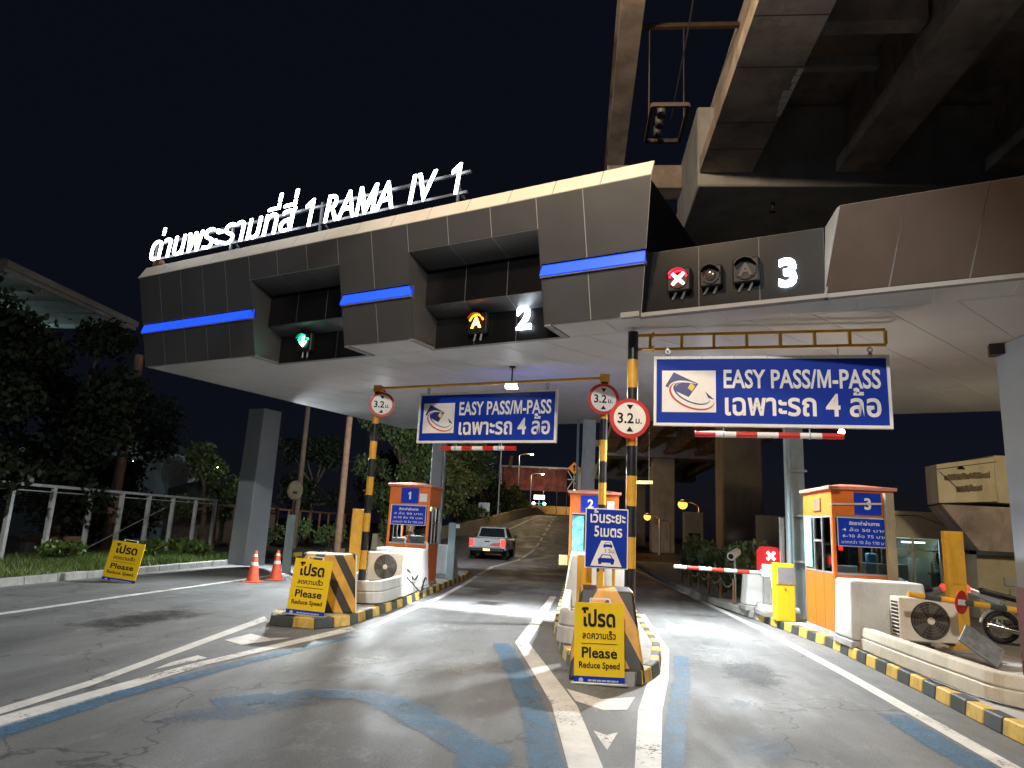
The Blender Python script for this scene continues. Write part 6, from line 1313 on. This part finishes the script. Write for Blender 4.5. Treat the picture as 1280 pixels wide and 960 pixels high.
parapet('concrete parapet along the right of the ramp', [(3.3, 44), (3.3, 84), (3.3, 112)], .8, .35, MATS['tan_concrete'])
mb = MB(); mb.prism([(-14, 40), (-11.2, 38), (-7.8, 56), (-4.9, 84), (-4.8, 130), (-14, 130)], -.05, -.01); struct(mb.build('embankment', earth))
bbd = thing('billboard', 'faded dark red billboard on a gantry beyond the ramp', 'billboard', (0, 112, 0))
mb = MB(); mb.box(-11.9, -1.7, 0, .4, 7.6, 11.1); mb.build('panel', rust_board, bbd); mb = MB(); mb.box(-12.3, .5, .1, .4, 11.2, 11.45)
for k_ in range(9): mb.box(-11.8+k_*1.4, -11.6+k_*1.4, .1, .4, 10.9, 11.2)
mb.build('truss_beam', galv, bbd)
for x in (-12.4, .3): mb = MB(); mb.box(x-.25, x+.25, .1, .6, 0, 11.4); mb.build('leg', galv, bbd)
mb = MB(); 
for a, b in (((-1.6, .2, 11), (.2, .2, 8)), ((.2, .2, 11), (-1.6, .2, 8)), ((-1.6, .2, 7.8), (.2, .2, 7.8)), ((-1.6, .2, 9.6), (.2, .2, 9.6))): mb.bar(a, b, .15, .15)
mb.build('bracing', galv, bbd)
mb = MB(); mb.bar((-10.9, .2, 11.2), (-10.7, .2, 13.0), .5, .3); mb.build('mast', rail_br, bbd)
lamp('billboard_light', 'POINT', (-6, -5, 6), 380, (1., .75, .5), bbd, .5)
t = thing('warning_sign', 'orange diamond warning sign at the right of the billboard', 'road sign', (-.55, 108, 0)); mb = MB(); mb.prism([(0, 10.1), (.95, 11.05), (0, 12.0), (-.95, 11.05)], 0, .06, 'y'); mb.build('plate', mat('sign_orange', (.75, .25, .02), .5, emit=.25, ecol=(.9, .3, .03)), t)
mb = MB(); mb.prism([(-.1, 10.6), (.1, 10.6), (.1, 11.2), (.3, 11.2), (0, 11.6), (-.3, 11.2), (-.1, 11.2)], -.02, -.002, 'y'); mb.build('arrow', sign_k, t); mb = MB(); mb.box(-.06, .06, .06, .16, 0, 11); mb.build('post', galv, t)
ov = thing('flyover', 'yellow lit flyover crossing beyond the ramp crest', 'flyover', (0, 170, 0)); mb = MB(); mb.box(-16, 16, 0, 8, 5.2, 6.4); mb.box(-16, 16, 0, .4, 6.4, 7.2); mb.build('deck', MATS['tan_concrete'], ov)
for x in (-4, 2.2, 9): mb = MB(); mb.box(x, x+1.6, 2, 4, -2, 5.2); mb.build('pier', MATS['tan_concrete'], ov)
lamp('flyover_light', 'POINT', (-2, -6, 8.5), 1400, (1., .6, .2), ov, .5)
for i, (x, y, h, e) in enumerate(((-7.6, 90, 9.3, 900), (-6.6, 100, 7.6, 600), (-6.0, 125, 7.2, 600), (-4.0, 140, 7.6, 0), (-2.2, 150, 8.4, 0), (-6.9, 62, 8.8, 900))):
    street_lamp(('street lamp by the left parapet near the billboard', 'street lamp just past the ramp crest', 'far street lamp, second beyond the crest', 'far street lamp beyond the crest, near the flyover', 'farthest street lamp at the right of the row', 'tall street lamp between the trees and the ramp')[i], (x, y, zr(min(y, 84))*.6 if y < 84 else 1.5), h if i < 5 else 9, (1.4, 0), (1, .72, .4), E_warmw, e, 'street lamps beyond the ramp')
t = thing('signal_gantry', 'pair of green lights under a white board past the ramp crest', 'signal', (-6.3, 118, 1.5))
mb = MB(); mb.box(-.9, .9, 0, .2, 5.0, 5.7); mb.build('board', glow('lit_board', (1, .85, .5), 3.), t)
for s in (-.9, .9): mb = MB(); mb.sphere((s, -.1, 4.3), .25, 10); mb.build('green_lamp', E_greenw, t)
mb = MB(); mb.cyl((0, .1, 0), (0, .1, 5.6), .1, None, 8); mb.bar((-.9, .05, 4.3), (.9, .05, 4.3), .1, .1); mb.build('mast', galv, t)
street_lamp('orange street lamp glowing under the viaduct beyond the hedge', (7.6, 45, .012), 3.4, (-.8, -.1), (1., .45, .12), E_warm, 200, 'orange lamps under the viaduct', bulb=.3)
street_lamp('smaller orange street lamp farther under the viaduct', (6.9, 60, .012), 2.9, (-.8, -.1), (1., .45, .12), E_warm, 160, 'orange lamps under the viaduct', bulb=.3)
t = thing('tube_lamp', 'horizontal tube lamp glowing under the viaduct behind the striped pole', 'lamp', (3.1, 40, 4.45)); mb = MB(); mb.cyl((-.1, 0, 0), (1.1, 0, .04), .09, None, 10); mb.build('tube', glow('tube_dim_yellow', (1., .75, .25), 1.6), t); mb = MB(); mb.bar((.1, 0, .05), (.1, 0, 4.25), .03, .03); mb.bar((.9, 0, .05), (.9, 0, 4.25), .03, .03); mb.build('hanger', galv, t)
lamp('under_deck_light', 'POINT', (.5, -.4, -.2), 30, (1, .7, .35), t, .2)
t = thing('road_sign_back', 'small grey roadside panel seen on the left parapet', 'road sign', (-7.9, 60, 1.2)); mb = MB(); mb.box(-.5, .5, 0, .04, 1.0, 2.4); mb.build('panel', galv, t); mb = MB(); mb.box(-.04, .04, .04, .1, 0, 2.3); mb.build('post', galv, t)
tag((lambda m: m.build('debris', leaf_d))(MB().box(.9, 1.05, 8.02, 8.12, .004, .012)), 'small scrap of litter by the centre crash block', 'litter') if False else None
